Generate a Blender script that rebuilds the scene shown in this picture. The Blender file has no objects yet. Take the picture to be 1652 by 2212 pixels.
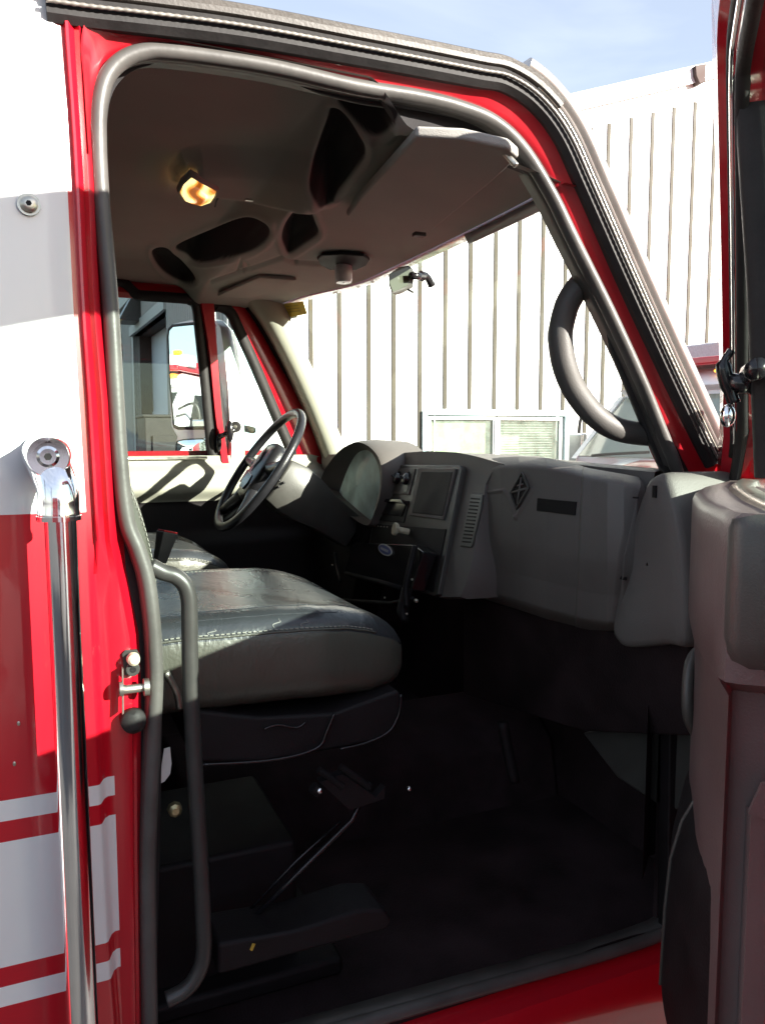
import bpy, math, random
import numpy as np
from mathutils import Vector, Matrix, noise as mn
random.seed(7)
SC = bpy.context.scene
COL = SC.collection
rad = math.radians
# ------------------------------------------------------------------ camera, world, sun, exposure
EYE = 2.1                                        # metres above the yard
CAM = Vector((0.0, -1.2, EYE))
YAW, PITCH, FPX, CU, CV = rad(66.6), rad(5.5), 1720.0, 826.0, 1106.0
FW = Vector((math.cos(YAW)*math.cos(PITCH), math.sin(YAW)*math.cos(PITCH), -math.sin(PITCH)))
RT = Vector((math.sin(YAW), -math.cos(YAW), 0))
UP = RT.cross(FW)
cd = bpy.data.cameras.new('camera'); cam = bpy.data.objects.new('camera', cd); COL.objects.link(cam)
cd.sensor_fit = 'VERTICAL'; cd.sensor_height = 36; cd.lens = 36*FPX/2212
cd.clip_start = 0.02; cd.clip_end = 2000
cam.matrix_world = Matrix(((RT.x, UP.x, -FW.x, CAM.x), (RT.y, UP.y, -FW.y, CAM.y), (RT.z, UP.z, -FW.z, CAM.z), (0, 0, 0, 1)))
SC.camera = cam
SUNV = Vector((0.767, -1.0, 0.455)).normalized()   # towards the sun
elev = math.asin(SUNV.z); azim = math.atan2(SUNV.x, SUNV.y)
W = bpy.data.worlds.new('World'); SC.world = W; W.use_nodes = True
nt = W.node_tree; bg = nt.nodes['Background']
sky = nt.nodes.new('ShaderNodeTexSky'); sky.sky_type = 'NISHITA'; sky.sun_disc = False
sky.sun_elevation = elev; sky.sun_rotation = azim; sky.air_density = 1.0; sky.dust_density = 1.0; sky.ozone_density = 1.5
tc = nt.nodes.new('ShaderNodeTexCoord'); mp = nt.nodes.new('ShaderNodeMapping'); mp.inputs['Scale'].default_value = (1.2, 1.2, 5)
nz = nt.nodes.new('ShaderNodeTexNoise'); nz.inputs['Scale'].default_value = 2.2; nz.inputs['Detail'].default_value = 6; nz.inputs['Distortion'].default_value = .6
rp = nt.nodes.new('ShaderNodeValToRGB'); rp.color_ramp.elements[0].position = .40; rp.color_ramp.elements[0].color = (.26, .26, .26, 1); rp.color_ramp.elements[1].position = .85
rp.color_ramp.elements[1].color = (.45, .45, .45, 1)
mx = nt.nodes.new('ShaderNodeMixRGB'); mx.inputs[2].default_value = (7.5, 7.8, 8.6, 1)
L = nt.links.new
L(tc.outputs['Generated'], mp.inputs['Vector']); L(mp.outputs['Vector'], nz.inputs['Vector']); L(nz.outputs['Fac'], rp.inputs['Fac'])
L(rp.outputs['Color'], mx.inputs[0]); L(sky.outputs['Color'], mx.inputs[1]); L(mx.outputs['Color'], bg.inputs['Color'])
bg.inputs['Strength'].default_value = 0.060
sl = bpy.data.lights.new('sun', 'SUN'); sl.energy = 5.0; sl.angle = rad(.5); sl.color = (1, .95, .86)
so = bpy.data.objects.new('sun', sl); COL.objects.link(so); so.location = (8, -10, 12)
so.rotation_euler = (-SUNV).to_track_quat('-Z', 'Y').to_euler()
SC.view_settings.view_transform = 'Standard'; SC.view_settings.look = 'None'; SC.view_settings.gamma = 1
SC.view_settings.exposure = 1.95
SC.cycles.max_bounces = 8; SC.cycles.transparent_max_bounces = 12; SC.cycles.caustics_reflective = False; SC.cycles.caustics_refractive = False
SC.cycles.sample_clamp_indirect = 6

# ------------------------------------------------------------------ measuring helpers (sight lines to real planes)
def ray(u, v): return FW + RT*((u-CU)/FPX) + UP*((CV-v)/FPX)
def PN(u, v, p0, n):
    d = ray(u, v); n = Vector(n); return CAM + d*((Vector(p0)-CAM).dot(n)/d.dot(n))
def PY(u, v, Y=0.0): return PN(u, v, (0, Y, 0), (0, 1, 0))
def PX(u, v, X): return PN(u, v, (X, 0, 0), (1, 0, 0))
def PZ(u, v, z): return PN(u, v, (0, 0, EYE+z), (0, 0, 1))
def PD(u, v, d): return CAM + ray(u, v)*d
def prj(p):
    q = Vector(p)-CAM; d = q.dot(FW); return (CU+FPX*q.dot(RT)/d, CV-FPX*q.dot(UP)/d, d)
def V(*a): return Vector(a)
def lerp(a, b, t): return a+(b-a)*t
def sst(a, b, x):
    t = np.clip((x-a)/(b-a), 0, 1); return t*t*(3-2*t)
def cr(pts, n=8, closed=False):                  # Catmull-Rom through points
    P = [Vector(p) for p in pts]; N = len(P); out = []
    rng = range(N) if closed else range(N-1)
    for i in rng:
        if closed: a, b, c, d = P[(i-1) % N], P[i], P[(i+1) % N], P[(i+2) % N]
        else: a, b, c, d = P[max(i-1, 0)], P[i], P[i+1], P[min(i+2, N-1)]
        for k in range(n):
            t = k/n
            out.append(.5*((2*b)+(c-a)*t+(2*a-5*b+4*c-d)*t*t+(3*b-a-3*c+d)*t**3))
    if not closed: out.append(P[-1])
    return out
def sdf(poly, U, Vv):                            # signed distance, inside negative
    P = np.array(poly, float); d = np.full(U.shape, 1e9); s = np.zeros(U.shape, bool)
    for i in range(len(P)):
        a, b = P[i], P[(i+1) % len(P)]; e = b-a
        wx, wy = U-a[0], Vv-a[1]
        t = np.clip((wx*e[0]+wy*e[1])/(e@e+1e-12), 0, 1)
        d = np.minimum(d, np.hypot(wx-e[0]*t, wy-e[1]*t))
        c = ((a[1] <= Vv) != (b[1] <= Vv)); xx = a[0]+(Vv-a[1])/(e[1] if abs(e[1]) > 1e-9 else 1e-9)*e[0]
        s ^= c & (U < xx)
    return np.where(s, -d, d)

# ------------------------------------------------------------------ materials
def mat(name, col, rough=.5, metal=0, coat=0, ior=None, var=.0, vscale=8, bump=0, bscale=200, spec=None, emit=None, es=0, alpha=None, detail=3, dirt=None):
    m = bpy.data.materials.new(name); m.use_nodes = True; t = m.node_tree; b = t.nodes['Principled BSDF']
    b.inputs['Base Color'].default_value = (*col, 1); b.inputs['Roughness'].default_value = rough; b.inputs['Metallic'].default_value = metal
    b.inputs['Coat Weight'].default_value = coat; b.inputs['Coat Roughness'].default_value = .04
    if ior: b.inputs['IOR'].default_value = ior
    if spec is not None: b.inputs['Specular IOR Level'].default_value = spec
    if emit: b.inputs['Emission Color'].default_value = (*emit, 1); b.inputs['Emission Strength'].default_value = es
    co = t.nodes.new('ShaderNodeTexCoord')
    if var:
        n = t.nodes.new('ShaderNodeTexNoise'); n.inputs['Scale'].default_value = vscale; n.inputs['Detail'].default_value = 5
        t.links.new(co.outputs['Object'], n.inputs['Vector'])
        r = t.nodes.new('ShaderNodeMapRange'); r.inputs['From Min'].default_value = .3; r.inputs['From Max'].default_value = .7
        r.inputs['To Min'].default_value = 1-var; r.inputs['To Max'].default_value = 1+var
        t.links.new(n.outputs['Fac'], r.inputs['Value'])
        mm = t.nodes.new('ShaderNodeVectorMath'); mm.operation = 'SCALE'; mm.inputs[0].default_value = col
        t.links.new(r.outputs['Result'], mm.inputs['Scale']); t.links.new(mm.outputs['Vector'], b.inputs['Base Color'])
        r2 = t.nodes.new('ShaderNodeMapRange'); r2.inputs['To Min'].default_value = rough*.75; r2.inputs['To Max'].default_value = min(1, rough*1.3)
        t.links.new(n.outputs['Fac'], r2.inputs['Value']); t.links.new(r2.outputs['Result'], b.inputs['Roughness'])
    if bump:
        n = t.nodes.new('ShaderNodeTexNoise'); n.inputs['Scale'].default_value = bscale; n.inputs['Detail'].default_value = detail
        t.links.new(co.outputs['Object'], n.inputs['Vector'])
        bp = t.nodes.new('ShaderNodeBump'); bp.inputs['Strength'].default_value = bump; bp.inputs['Distance'].default_value = .002
        t.links.new(n.outputs['Fac'], bp.inputs['Height']); t.links.new(bp.outputs['Normal'], b.inputs['Normal'])
    return m
REDC, WHC = (.50, .004, .016), (.78, .78, .78)
M = {}
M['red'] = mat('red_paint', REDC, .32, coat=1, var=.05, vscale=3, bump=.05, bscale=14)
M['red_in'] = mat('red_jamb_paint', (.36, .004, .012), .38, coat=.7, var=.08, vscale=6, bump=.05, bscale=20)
M['white'] = mat('white_paint', WHC, .35, coat=.6, var=.02)
M['rubber'] = mat('black_rubber', (.026, .024, .024), .6, spec=.25, var=.25, vscale=18, bump=.25, bscale=120)
M['gasket'] = mat('grey_door_seal', (.080, .075, .070), .42, var=.22, vscale=14, bump=.2, bscale=90)
M['rail'] = mat('taupe_rail', (.055, .047, .041), .45, var=.2, vscale=20, bump=.2)
M['bead'] = mat('beaded_strip', (.20, .185, .165), .4, metal=.2, var=.15, vscale=40)
M['chrome'] = mat('chrome', (.93, .93, .94), .09, metal=1, var=.04, vscale=30, bump=.03, bscale=30)
M['handle'] = mat('grey_handle_plastic', (.085, .08, .075), .55, var=.08, bump=.3, bscale=400)
M['trimdark'] = mat('dark_grey_pillar_trim', (.030, .028, .029), .6, var=.15, bump=.3, bscale=300, spec=.25)
M['silver'] = mat('brushed_silver_trim', (.50, .47, .44), .3, metal=.75, var=.08, vscale=12)
M['crease'] = mat('worn_vinyl_edge', (.20, .20, .19), .5)
M['steel'] = mat('worn_steel', (.5, .48, .42), .3, metal=.9, var=.25, vscale=60)
M['liner'] = mat('headliner_cloth', (.35, .335, .31), .95, var=.06, vscale=5, bump=.5, bscale=500, spec=.1)
M['plastic'] = mat('grey_dash_plastic', (.145, .132, .124), .55, var=.07, vscale=7, bump=.35, bscale=420, spec=.35)
M['cream'] = mat('pale_trim_plastic', (.33, .33, .27), .5, var=.06, vscale=6, bump=.3, bscale=400, spec=.35)
M['dark'] = mat('dark_plastic', (.010, .008, .009), .6, spec=.25, var=.3, vscale=12, bump=.3, bscale=300)
M['darkgloss'] = mat('glossy_black_plastic', (.012, .011, .013), .16, var=.2, vscale=9)
M['panel'] = mat('centre_panel_plastic', (.06, .058, .053), .4, var=.1, vscale=20, bump=.2, bscale=400)
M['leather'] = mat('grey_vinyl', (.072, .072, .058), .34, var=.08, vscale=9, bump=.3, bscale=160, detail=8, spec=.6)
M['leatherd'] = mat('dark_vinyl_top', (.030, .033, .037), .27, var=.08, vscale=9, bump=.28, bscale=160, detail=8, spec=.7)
M['thread'] = mat('pale_thread', (.26, .255, .22), .8)
M['wheel'] = mat('steering_vinyl', (.018, .018, .021), .32, var=.2, vscale=20, bump=.2, bscale=260)
M['carpet'] = mat('floor_mat_rubber', (.028, .018, .020), .9, spec=.2, var=.5, vscale=7, bump=1, bscale=220)
M['tube'] = mat('grey_tube_paint', (.040, .038, .036), .36, var=.15, vscale=20, bump=.1, bscale=60)
M['doorpanel'] = mat('door_panel_vinyl', (.15, .112, .110), .38, var=.08, vscale=8, bump=.3, bscale=300)
M['amber'] = mat('amber_lens', (.8, .25, .01), .25, emit=(1, .45, .05), es=.6)
M['yellow'] = mat('yellow_paper', (.55, .36, .05), .8, var=.12, vscale=60)
M['paper'] = mat('pale_paper', (.6, .6, .58), .8, var=.05, vscale=60)
M['buckle'] = mat('buckle_red', (.5, .02, .02), .4)
M['knob'] = mat('cream_knob', (.62, .58, .42), .45, var=.1, vscale=60)
M['asphalt'] = mat('asphalt', (.055, .053, .05), .9, var=.25, vscale=.6, bump=.6, bscale=40)
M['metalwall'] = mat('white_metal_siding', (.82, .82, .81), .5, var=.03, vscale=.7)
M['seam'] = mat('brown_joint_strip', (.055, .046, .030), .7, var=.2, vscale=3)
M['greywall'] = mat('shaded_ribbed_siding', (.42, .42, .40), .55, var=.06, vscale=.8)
M['gdoor'] = mat('garage_door_panel', (.62, .66, .72), .5, var=.04, vscale=1)
M['brown'] = mat('dark_brown_post', (.05, .026, .022), .7, var=.2, vscale=3)
M['bluetrim'] = mat('pale_blue_trim', (.52, .68, .72), .5, var=.05)
M['bark'] = mat('tree_bark', (.30, .25, .18), .9, var=.3, vscale=8, bump=.6, bscale=40)
M['needle'] = mat('conifer_foliage', (.055, .075, .03), .8, var=.4, vscale=2)
M['tyre'] = mat('tyre_rubber', (.03, .03, .03), .8, var=.2)
M['lens'] = mat('clear_lens', (.55, .56, .58), .12, var=.1, vscale=60, bump=.5, bscale=300)
M['blueink'] = mat('badge_blue', (.05, .08, .28), .4)
M['mirror'] = mat('mirror_silver', (.92, .93, .93), .015, metal=1)
M['grey_mirror'] = mat('painted_reflection_mirror', (.07, .08, .06), .12, var=.1)  # dark greenish reflection put into the colour, not mirrored
M['blind'] = mat('woven_blind', (.30, .31, .22), .8, var=.25, vscale=40)
for nm_, st_ in (('leather', .15), ('leatherd', .13), ('doorpanel', .06)):   # soft creases in the vinyl
    t = M[nm_].node_tree; co = t.nodes.new('ShaderNodeTexCoord'); n1_ = t.nodes.new('ShaderNodeTexNoise'); n1_.inputs['Scale'].default_value = 11; n1_.inputs['Detail'].default_value = 3; n1_.inputs['Distortion'].default_value = 2.2
    mp1 = t.nodes.new('ShaderNodeMapping'); mp1.inputs['Scale'].default_value = (2.2, 1, .8); b1 = t.nodes.new('ShaderNodeBump'); b1.inputs['Strength'].default_value = st_; b1.inputs['Distance'].default_value = .012
    t.links.new(co.outputs['Object'], mp1.inputs['Vector']); t.links.new(mp1.outputs['Vector'], n1_.inputs['Vector']); t.links.new(n1_.outputs['Fac'], b1.inputs['Height'])
    ob = [n for n in t.nodes if n.type == 'BUMP' and n != b1][0]; t.links.new(b1.outputs['Normal'], ob.inputs['Normal'])
for nm_ in ('red', 'white', 'red_in'):             # road film and fine scratches in the gloss
    t = M[nm_].node_tree; pb_ = t.nodes['Principled BSDF']; co = t.nodes.new('ShaderNodeTexCoord'); n1_ = t.nodes.new('ShaderNodeTexNoise'); n1_.inputs['Scale'].default_value = 60; n1_.inputs['Detail'].default_value = 8
    mp1 = t.nodes.new('ShaderNodeMapping'); mp1.inputs['Scale'].default_value = (1, 1, .12); r1_ = t.nodes.new('ShaderNodeMapRange'); r1_.inputs['From Min'].default_value = .45; r1_.inputs['From Max'].default_value = .75; r1_.inputs['To Min'].default_value = .03; r1_.inputs['To Max'].default_value = .22
    t.links.new(co.outputs['Object'], mp1.inputs['Vector']); t.links.new(mp1.outputs['Vector'], n1_.inputs['Vector']); t.links.new(n1_.outputs['Fac'], r1_.inputs['Value']); t.links.new(r1_.outputs['Result'], pb_.inputs['Coat Roughness'])
def glass(name, tint, refl=.08, sheen=0.0, sheenc=(.8, .9, .85)):
    m = bpy.data.materials.new(name); m.use_nodes = True; t = m.node_tree; t.nodes.clear()
    o = t.nodes.new('ShaderNodeOutputMaterial'); tr = t.nodes.new('ShaderNodeBsdfTransparent'); gl = t.nodes.new('ShaderNodeBsdfGlossy')
    gl.inputs['Roughness'].default_value = .01; tr.inputs['Color'].default_value = (*tint, 1)
    lw0 = t.nodes.new('ShaderNodeLayerWeight'); lw1 = t.nodes.new('ShaderNodeMath'); lw1.operation = 'POWER'; lw1.inputs[1].default_value = 4.5; t.links.new(lw0.outputs['Facing'], lw1.inputs[0]); lw0.inputs['Blend'].default_value = .5
    lw = t.nodes.new('ShaderNodeMath'); lw.operation = 'MULTIPLY_ADD'; lw.inputs[1].default_value = .85; lw.inputs[2].default_value = refl*.5; t.links.new(lw1.outputs[0], lw.inputs[0])
    mi = t.nodes.new('ShaderNodeMixShader'); t.links.new(lw.outputs[0], mi.inputs[0]); t.links.new(tr.outputs[0], mi.inputs[1]); t.links.new(gl.outputs[0], mi.inputs[2])
    last = mi
    if sheen:  # pale diffuse layer painting reflected light onto the pane
        df = t.nodes.new('ShaderNodeBsdfDiffuse'); df.inputs['Color'].default_value = (*sheenc, 1)
        n = t.nodes.new('ShaderNodeTexNoise'); n.inputs['Scale'].default_value = 9; n.inputs['Detail'].default_value = 5
        co = t.nodes.new('ShaderNodeTexCoord'); t.links.new(co.outputs['Object'], n.inputs['Vector'])
        mu = t.nodes.new('ShaderNodeMath'); mu.operation = 'MULTIPLY'; mu.inputs[1].default_value = sheen*2; t.links.new(n.outputs['Fac'], mu.inputs[0])
        m2 = t.nodes.new('ShaderNodeMixShader'); t.links.new(mu.outputs[0], m2.inputs[0]); t.links.new(mi.outputs[0], m2.inputs[1]); t.links.new(df.outputs[0], m2.inputs[2]); last = m2
    t.links.new(last.outputs[0], o.inputs['Surface']); return m
M['wglass'] = glass('windscreen_glass', (.93, .98, .92))
M['sglass'] = glass('side_glass', (.86, .93, .90))
M['dglass'] = glass('cluster_cover', (.5, .62, .60), sheen=.8, sheenc=(.62, .80, .77))  # teal reflection on the gauge cover painted as diffuse colour
M['bglass'] = glass('building_glass', (.92, .98, .94), sheen=.10, sheenc=(.8, .88, .8))

# ------------------------------------------------------------------ mesh helpers
BASE = {}
class MB:
    def __init__(s): s.v, s.f, s.m = [], [], []
    def add(s, vs, fs, mi=0):
        o = len(s.v); s.v += [Vector(v) for v in vs]; s.f += [tuple(i+o for i in f) for f in fs]; s.m += [mi]*len(fs); return s
    def box(s, c, size, R=None, mi=0):
        c = Vector(c); a, b, d = [x/2 for x in size]; vs = []
        for z in (-d, d):
            for x, y in ((-a, -b), (a, -b), (a, b), (-a, b)):
                p = Vector((x, y, z)); vs.append(c+(R @ p if R else p))
        return s.add(vs, [(3, 2, 1, 0), (4, 5, 6, 7), (0, 1, 5, 4), (1, 2, 6, 5), (2, 3, 7, 6), (3, 0, 4, 7)], mi)
    def plate(s, pts, vec, mi=0):
        P = [Vector(p) for p in pts]; vec = Vector(vec); n = len(P)
        return s.add(P+[p+vec for p in P], [tuple(range(n))[::-1], tuple(range(n, 2*n))]+[(i, (i+1) % n, n+(i+1) % n, n+i) for i in range(n)], mi)
    def loft(s, rows, closed=False, caps=False, mi=0):
        n = len(rows[0]); vs = [p for r in rows for p in r]; fs = []
        for i in range(len(rows)-1):
            for j in range(n if closed else n-1):
                k = (j+1) % n; fs.append((i*n+j, i*n+k, (i+1)*n+k, (i+1)*n+j))
        if caps: fs += [tuple(range(n))[::-1], tuple((len(rows)-1)*n+j for j in range(n))]
        return s.add(vs, fs, mi)
    def sweep(s, prof, path, up=None, closed=False, scale=None, caps=True, mi=0):
        P = [Vector(p) for p in path]; N = len(P); rows = []; u = Vector(up) if up else None; prev = None
        for i in range(N):
            t = (P[(i+1) % N]-P[i-1]) if closed else (P[min(i+1, N-1)]-P[max(i-1, 0)])
            t.normalize()
            if u is not None: b = u-t*u.dot(t)
            elif prev is None: b = Vector((0, 0, 1)) if abs(t.z) < .9 else Vector((0, 1, 0)); b = b-t*b.dot(t)
            else: b = prev-t*prev.dot(t)
            b.normalize(); prev = b; a = t.cross(b); k = scale[i] if scale else 1
            rows.append([P[i]+a*(x*k)+b*(y*k) for x, y in prof])
        if closed: rows.append(rows[0])
        return s.loft(rows, True, caps and not closed, mi)
    def tube(s, path, r, seg=14, closed=False, up=None, mi=0):
        N = len(path); sc = r if isinstance(r, (list, tuple)) else [r]*N
        return s.sweep([(math.cos(2*math.pi*k/seg), math.sin(2*math.pi*k/seg)) for k in range(seg)], path, up, closed, sc, True, mi)
    def cyl(s, a, b, r, seg=20, r2=None, mi=0): return s.tube([Vector(a), Vector(b)], [r, r if r2 is None else r2], seg, mi=mi)
    def ball(s, c, r, sx=1, sy=1, sz=1, mi=0, seg=14):
        rows = []
        for i in range(seg//2+1):
            th = math.pi*i/(seg//2); k = max(math.sin(th), 1e-3)
            rows.append([Vector(c)+Vector((r*sx*k*math.cos(2*math.pi*j/seg), r*sy*k*math.sin(2*math.pi*j/seg), r*sz*math.cos(th))) for j in range(seg)])
        return s.loft(rows, True, False, mi)
    def build(s, name, ms, parent=None, smooth=False, bevel=0, seg=3, sub=0, solid=0, label=None, auto=None):
        c = sum(s.v, Vector())/len(s.v)
        me = bpy.data.meshes.new(name); me.from_pydata([v-c for v in s.v], [], s.f)
        for m in (ms if isinstance(ms, list) else [ms]): me.materials.append(M[m] if isinstance(m, str) else m)
        me.polygons.foreach_set('material_index', s.m)
        me.polygons.foreach_set('use_smooth', [bool(smooth or sub)]*len(me.polygons)); me.update()
        import bmesh
        bm = bmesh.new(); bm.from_mesh(me); bmesh.ops.remove_doubles(bm, verts=bm.verts, dist=1e-6); bmesh.ops.recalc_face_normals(bm, faces=bm.faces)
        if smooth and auto:
            for e in bm.edges:
                if len(e.link_faces) == 2 and e.calc_face_angle(0) > rad(auto): e.smooth = False
        bm.to_mesh(me); bm.free()
        o = bpy.data.objects.new(name, me); COL.objects.link(o)
        if parent: o.parent = parent; o.location = c-BASE[parent.name]
        else: o.location = c
        BASE[o.name] = c.copy()
        if solid: k = o.modifiers.new('thickness', 'SOLIDIFY'); k.thickness = solid; k.offset = 0
        if bevel:
            k = o.modifiers.new('bevel', 'BEVEL'); k.width = bevel; k.segments = seg; k.limit_method = 'ANGLE'; k.angle_limit = rad(35)
            me.polygons.foreach_set('use_smooth', [True]*len(me.polygons)); k.harden_normals = True
        if sub: k = o.modifiers.new('sub', 'SUBSURF'); k.levels = sub; k.render_levels = sub
        if label: o['label'] = label
        return o
def thing(name, loc, label, cat, group=None):
    o = bpy.data.objects.new(name, None); COL.objects.link(o); o.location = loc; o.empty_display_size = .3; BASE[o.name] = Vector(loc)
    o['label'] = label; o['category'] = cat
    if group: o['group'] = group
    return o
def tag(o, label=None, cat=None, group=None, kind=None):
    for k, v in (('label', label), ('category', cat), ('group', group), ('kind', kind)):
        if v: o[k] = v
    return o
def poly(pts, f): return [f(u, v) for u, v in pts]
def inset(pts, k):
    c = sum((Vector(p) for p in pts), Vector())/len(pts); return [c+(Vector(p)-c)*k for p in pts]
# ------------------------------------------------------------------ the yard
g = MB(); g.add([V(-250, -250, 0), V(250, -250, 0), V(250, 250, 0), V(-250, 250, 0)], [(0, 1, 2, 3)])
tag(g.build('ground', 'asphalt'), kind='structure')

# ================================================================== the fire truck whose cab we look into
T = thing('fire_truck', (.5, 1.0, 0), 'nearest red and white fire truck with its passenger door open onto the grey cab', 'fire truck')
def zfun(pts, Y):                                # a traced upright line on plane Y as X(z)
    P = sorted([(PY(u, v, Y).z, PY(u, v, Y).x) for u, v in pts]); z = [p[0] for p in P]; x = [p[1] for p in P]
    def f(q):
        if q < z[0]: return x[0]+(x[1]-x[0])/(z[1]-z[0])*(q-z[0])
        return float(np.interp(q, z, x))
    return f
xl1 = zfun([(116, -100), (118, 29), (139, 253), (159, 661), (187, 1106), (217, 1698), (235, 2042), (249, 2230)], 0)
xl2 = zfun([(180, -100), (188, 180), (204, 430), (210, 597), (219, 723), (231, 853), (244, 1088), (254, 1220), (287, 1384), (292, 1500), (294, 1861), (299, 2230)], .012)
zw = PY(187, 1106).z; zs = [PY(0, v).z for v in (1731, 1776, 1821, 2092, 2134, 2177)]
xw = PY(248, 1690, .025).x
Z = sorted(set([round(z, 5) for z in ([zw]+zs+list(np.arange(.7, 2.75, .05)))]))
prof = [(-1.7, 0), (-.45, 0), (None, 0)]
rows = []
for z in Z:
    a, b = xl1(z), xl2(z); w = b-a
    r = [V(-1.7, 0, z), V(-.45, 0, z), V(a-.004, 0, z), V(a, .002, z)]
    if z < zw-.05:
        k = min(1, (zw-.05-z)/.35); d = .012+.013*k
        r += [V(a+.006, d*.75, z), V(a+.012, d, z), V(min(xw, b-.016), d, z), V(b-.012, d-.002, z), V(b-.003, d, z), V(b, d+.006, z)]
    else:
        r += [V(a+.25*w, -.002+.006, z), V(a+.32*w, -.004, z), V(a+.42*w, -.004, z), V(a+.62*w, .006, z), V(a+.78*w, -.001, z), V(b, .012, z)]
    r += [V(b+.004, .03, z), V(b+.014, .045, z), V(b+.020, .050, z)]
    rows.append(r)
b = MB()
nC = len(rows[0]); zm = [(Z[i]+Z[i+1])/2 for i in range(len(Z)-1)]
b.v = [p for r in rows for p in r]
for i in range(len(Z)-1):
    for j in range(nC-1):
        white = (zm[i] > zw and j < 3) or (zs[1] < zm[i] < zs[0] or zs[3] < zm[i] < zs[2] or zs[5] < zm[i] < zs[4]) and j < 6
        b.f.append((i*nC+j, i*nC+j+1, (i+1)*nC+j+1, (i+1)*nC+j)); b.m.append(1 if white else 0)
body = b.build('body_side', ['red', 'white'], T, smooth=True, auto=50)
# button-head bolt on the white panel
b = MB(); c = PY(63, 443, 0); n = V(0, -1, 0)
b.cyl(c, c+n*.004, .0145, 24); b.tube([c+n*.003, c+n*.008, c+n*.0105, c+n*.011], [.0115, .011, .008, .004], 20)
b.cyl(c+n*.0105, c+n*.0115, .0038, 6, mi=1)
b.build('bolt', ['steel', 'dark'], body, smooth=True, auto=40)
# small paint chips / stickers
for u, v in ((41, 1563), (32, 1650)): MB().ball(PY(u, v, -.001), .0022, 1, .4, 1.6).build('rivet', 'steel', body, smooth=True)

# red door surround between the seal and the beaded drip strip
OUT = [(192, 330), (182, 180), (176, 80), (205, 30), (307, 34), (470, 54), (596, 74), (768, 106), (902, 131), (1035, 157), (1100, 171), (1165, 215), (1222, 289), (1276, 406), (1356, 588), (1436, 765), (1540, 984), (1580, 1080), (1600, 1400), (1605, 2100)]
INN = [(200, 330), (214, 253), (231, 156), (262, 126), (320, 113), (450, 122), (597, 145), (768, 187), (880, 203), (982, 225), (1062, 258), (1120, 302), (1180, 385), (1239, 513), (1317, 667), (1386, 822), (1440, 965), (1476, 1080), (1489, 1400), (1490, 1950)]
A = cr(poly(OUT, lambda u, v: PY(u, v, -.004)), 5); B = cr(poly(INN, lambda u, v: PY(u, v, .02)), 5)
R5 = []
for t, y in ((0, .002), (.10, .004), (.35, .004), (.5, .009), (.7, .006), (.88, .014), (1.0, .030), (.98, .055)):
    R5.append([lerp(p, q, t)+V(0, y-.0*t, 0) for p, q in zip(A, B)])
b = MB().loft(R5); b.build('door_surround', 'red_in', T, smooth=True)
# the thick grey door seal
SEAL = [(330, 2330), (326, 2212), (322, 1861), (332, 1600), (337, 1440), (323, 1275), (300, 1190), (276, 1128), (262, 1018), (251, 853), (239, 651), (220, 434), (213, 300), (216, 220), (233, 162), (268, 126), (315, 110), (362, 110), (460, 122), (597, 145), (768, 185), (900, 207), (990, 229), (1068, 262), (1130, 320), (1190, 415), (1239, 515), (1317, 672), (1386, 822), (1430, 930), (1462, 1010), (1482, 1100), (1490, 1300), (1492, 1600), (1490, 1880), (1470, 1985), (1380, 2040), (1000, 2150), (620, 2260)]
sp = cr(poly(SEAL, lambda u, v: PY(u, v, .02)), 8)
b = MB(); prof = []
for k in range(18):
    a = 2*math.pi*k/18; prof.append((math.cos(a)*.0118, math.sin(a)*.0135))
b.sweep(prof, [p+V(0, .004, 0) for p in sp], (0, 1, 0)); b.sweep([(.0, .0), (.012, .012), (.014, .03), (.010, .05), (-.004, .05), (-.008, .012)], sp, (0, 1, 0))
b.build('door_seal', 'gasket', T, smooth=True)
# interior trim strip around the opening, behind the seal (dark)
TRI = [(335, 2300), (345, 1861), (350, 1500), (338, 1275), (292, 1128), (274, 1018), (262, 853), (250, 651), (236, 434), (232, 260), (258, 178), (330, 138), (460, 146), (597, 172), (768, 218), (960, 250), (1040, 280), (1104, 326), (1170, 415), (1240, 562), (1294, 685), (1352, 824), (1402, 944), (1436, 1020), (1455, 1090), (1470, 1250), (1478, 1600), (1478, 1950)]
A = cr(poly(TRI, lambda u, v: PY(u, v, .05)), 6); B = [p+(p-V(.62, 0, 1.98)).normalized()*.05+V(0, -.015, 0) for p in A]
C2 = [p+V(0, .018, 0)+(p-V(.62, p.y, 1.98)).normalized()*.004 for p in A]; D2 = [p+V(0, .045, 0)+(p-V(.62, p.y, 1.98)).normalized()*(.022+.024*float(sst(.7, .95, p.x))) for p in A]
MB().loft([B, A, C2, D2]).build('pillar_trim', 'trimdark', T, smooth=True)

# drip strip: rubber channel, beaded strip, taupe rail above, pale outer pillar
UPc = [(100, 8), (200, 22), (307, 34), (470, 54), (596, 74), (768, 106), (902, 131), (1035, 157), (1100, 171), (1165, 215), (1222, 289), (1276, 406), (1356, 588), (1436, 765), (1520, 945), (1548, 1000)]
rt = cr(poly(UPc, lambda u, v: PY(u, v, -.010)), 10)
tot = [0]
for i in range(1, len(rt)): tot.append(tot[-1]+(rt[i]-rt[i-1]).length)
def offs(path, k, y=0):                           # shift a path outwards (away from the opening)
    out = []
    for i, p in enumerate(path):
        t = (path[min(i+1, len(path)-1)]-path[max(i-1, 0)]).normalized(); n = V(-t.z, 0, t.x) if t.x > -9 else t
        out.append(p+n*k+V(0, y, 0))
    return out
chn = MB(); chn.sweep([(.014, -.006), (.006, .004), (-.006, .004), (-.010, -.012), (.012, -.02)], offs(rt, -.004, .004), (0, -1, 0))
chn.sweep([(-.003, .004), (.004, .002), (.004, -.006), (-.003, -.006)], offs(rt, .0095, -.001), (0, -1, 0))
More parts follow.
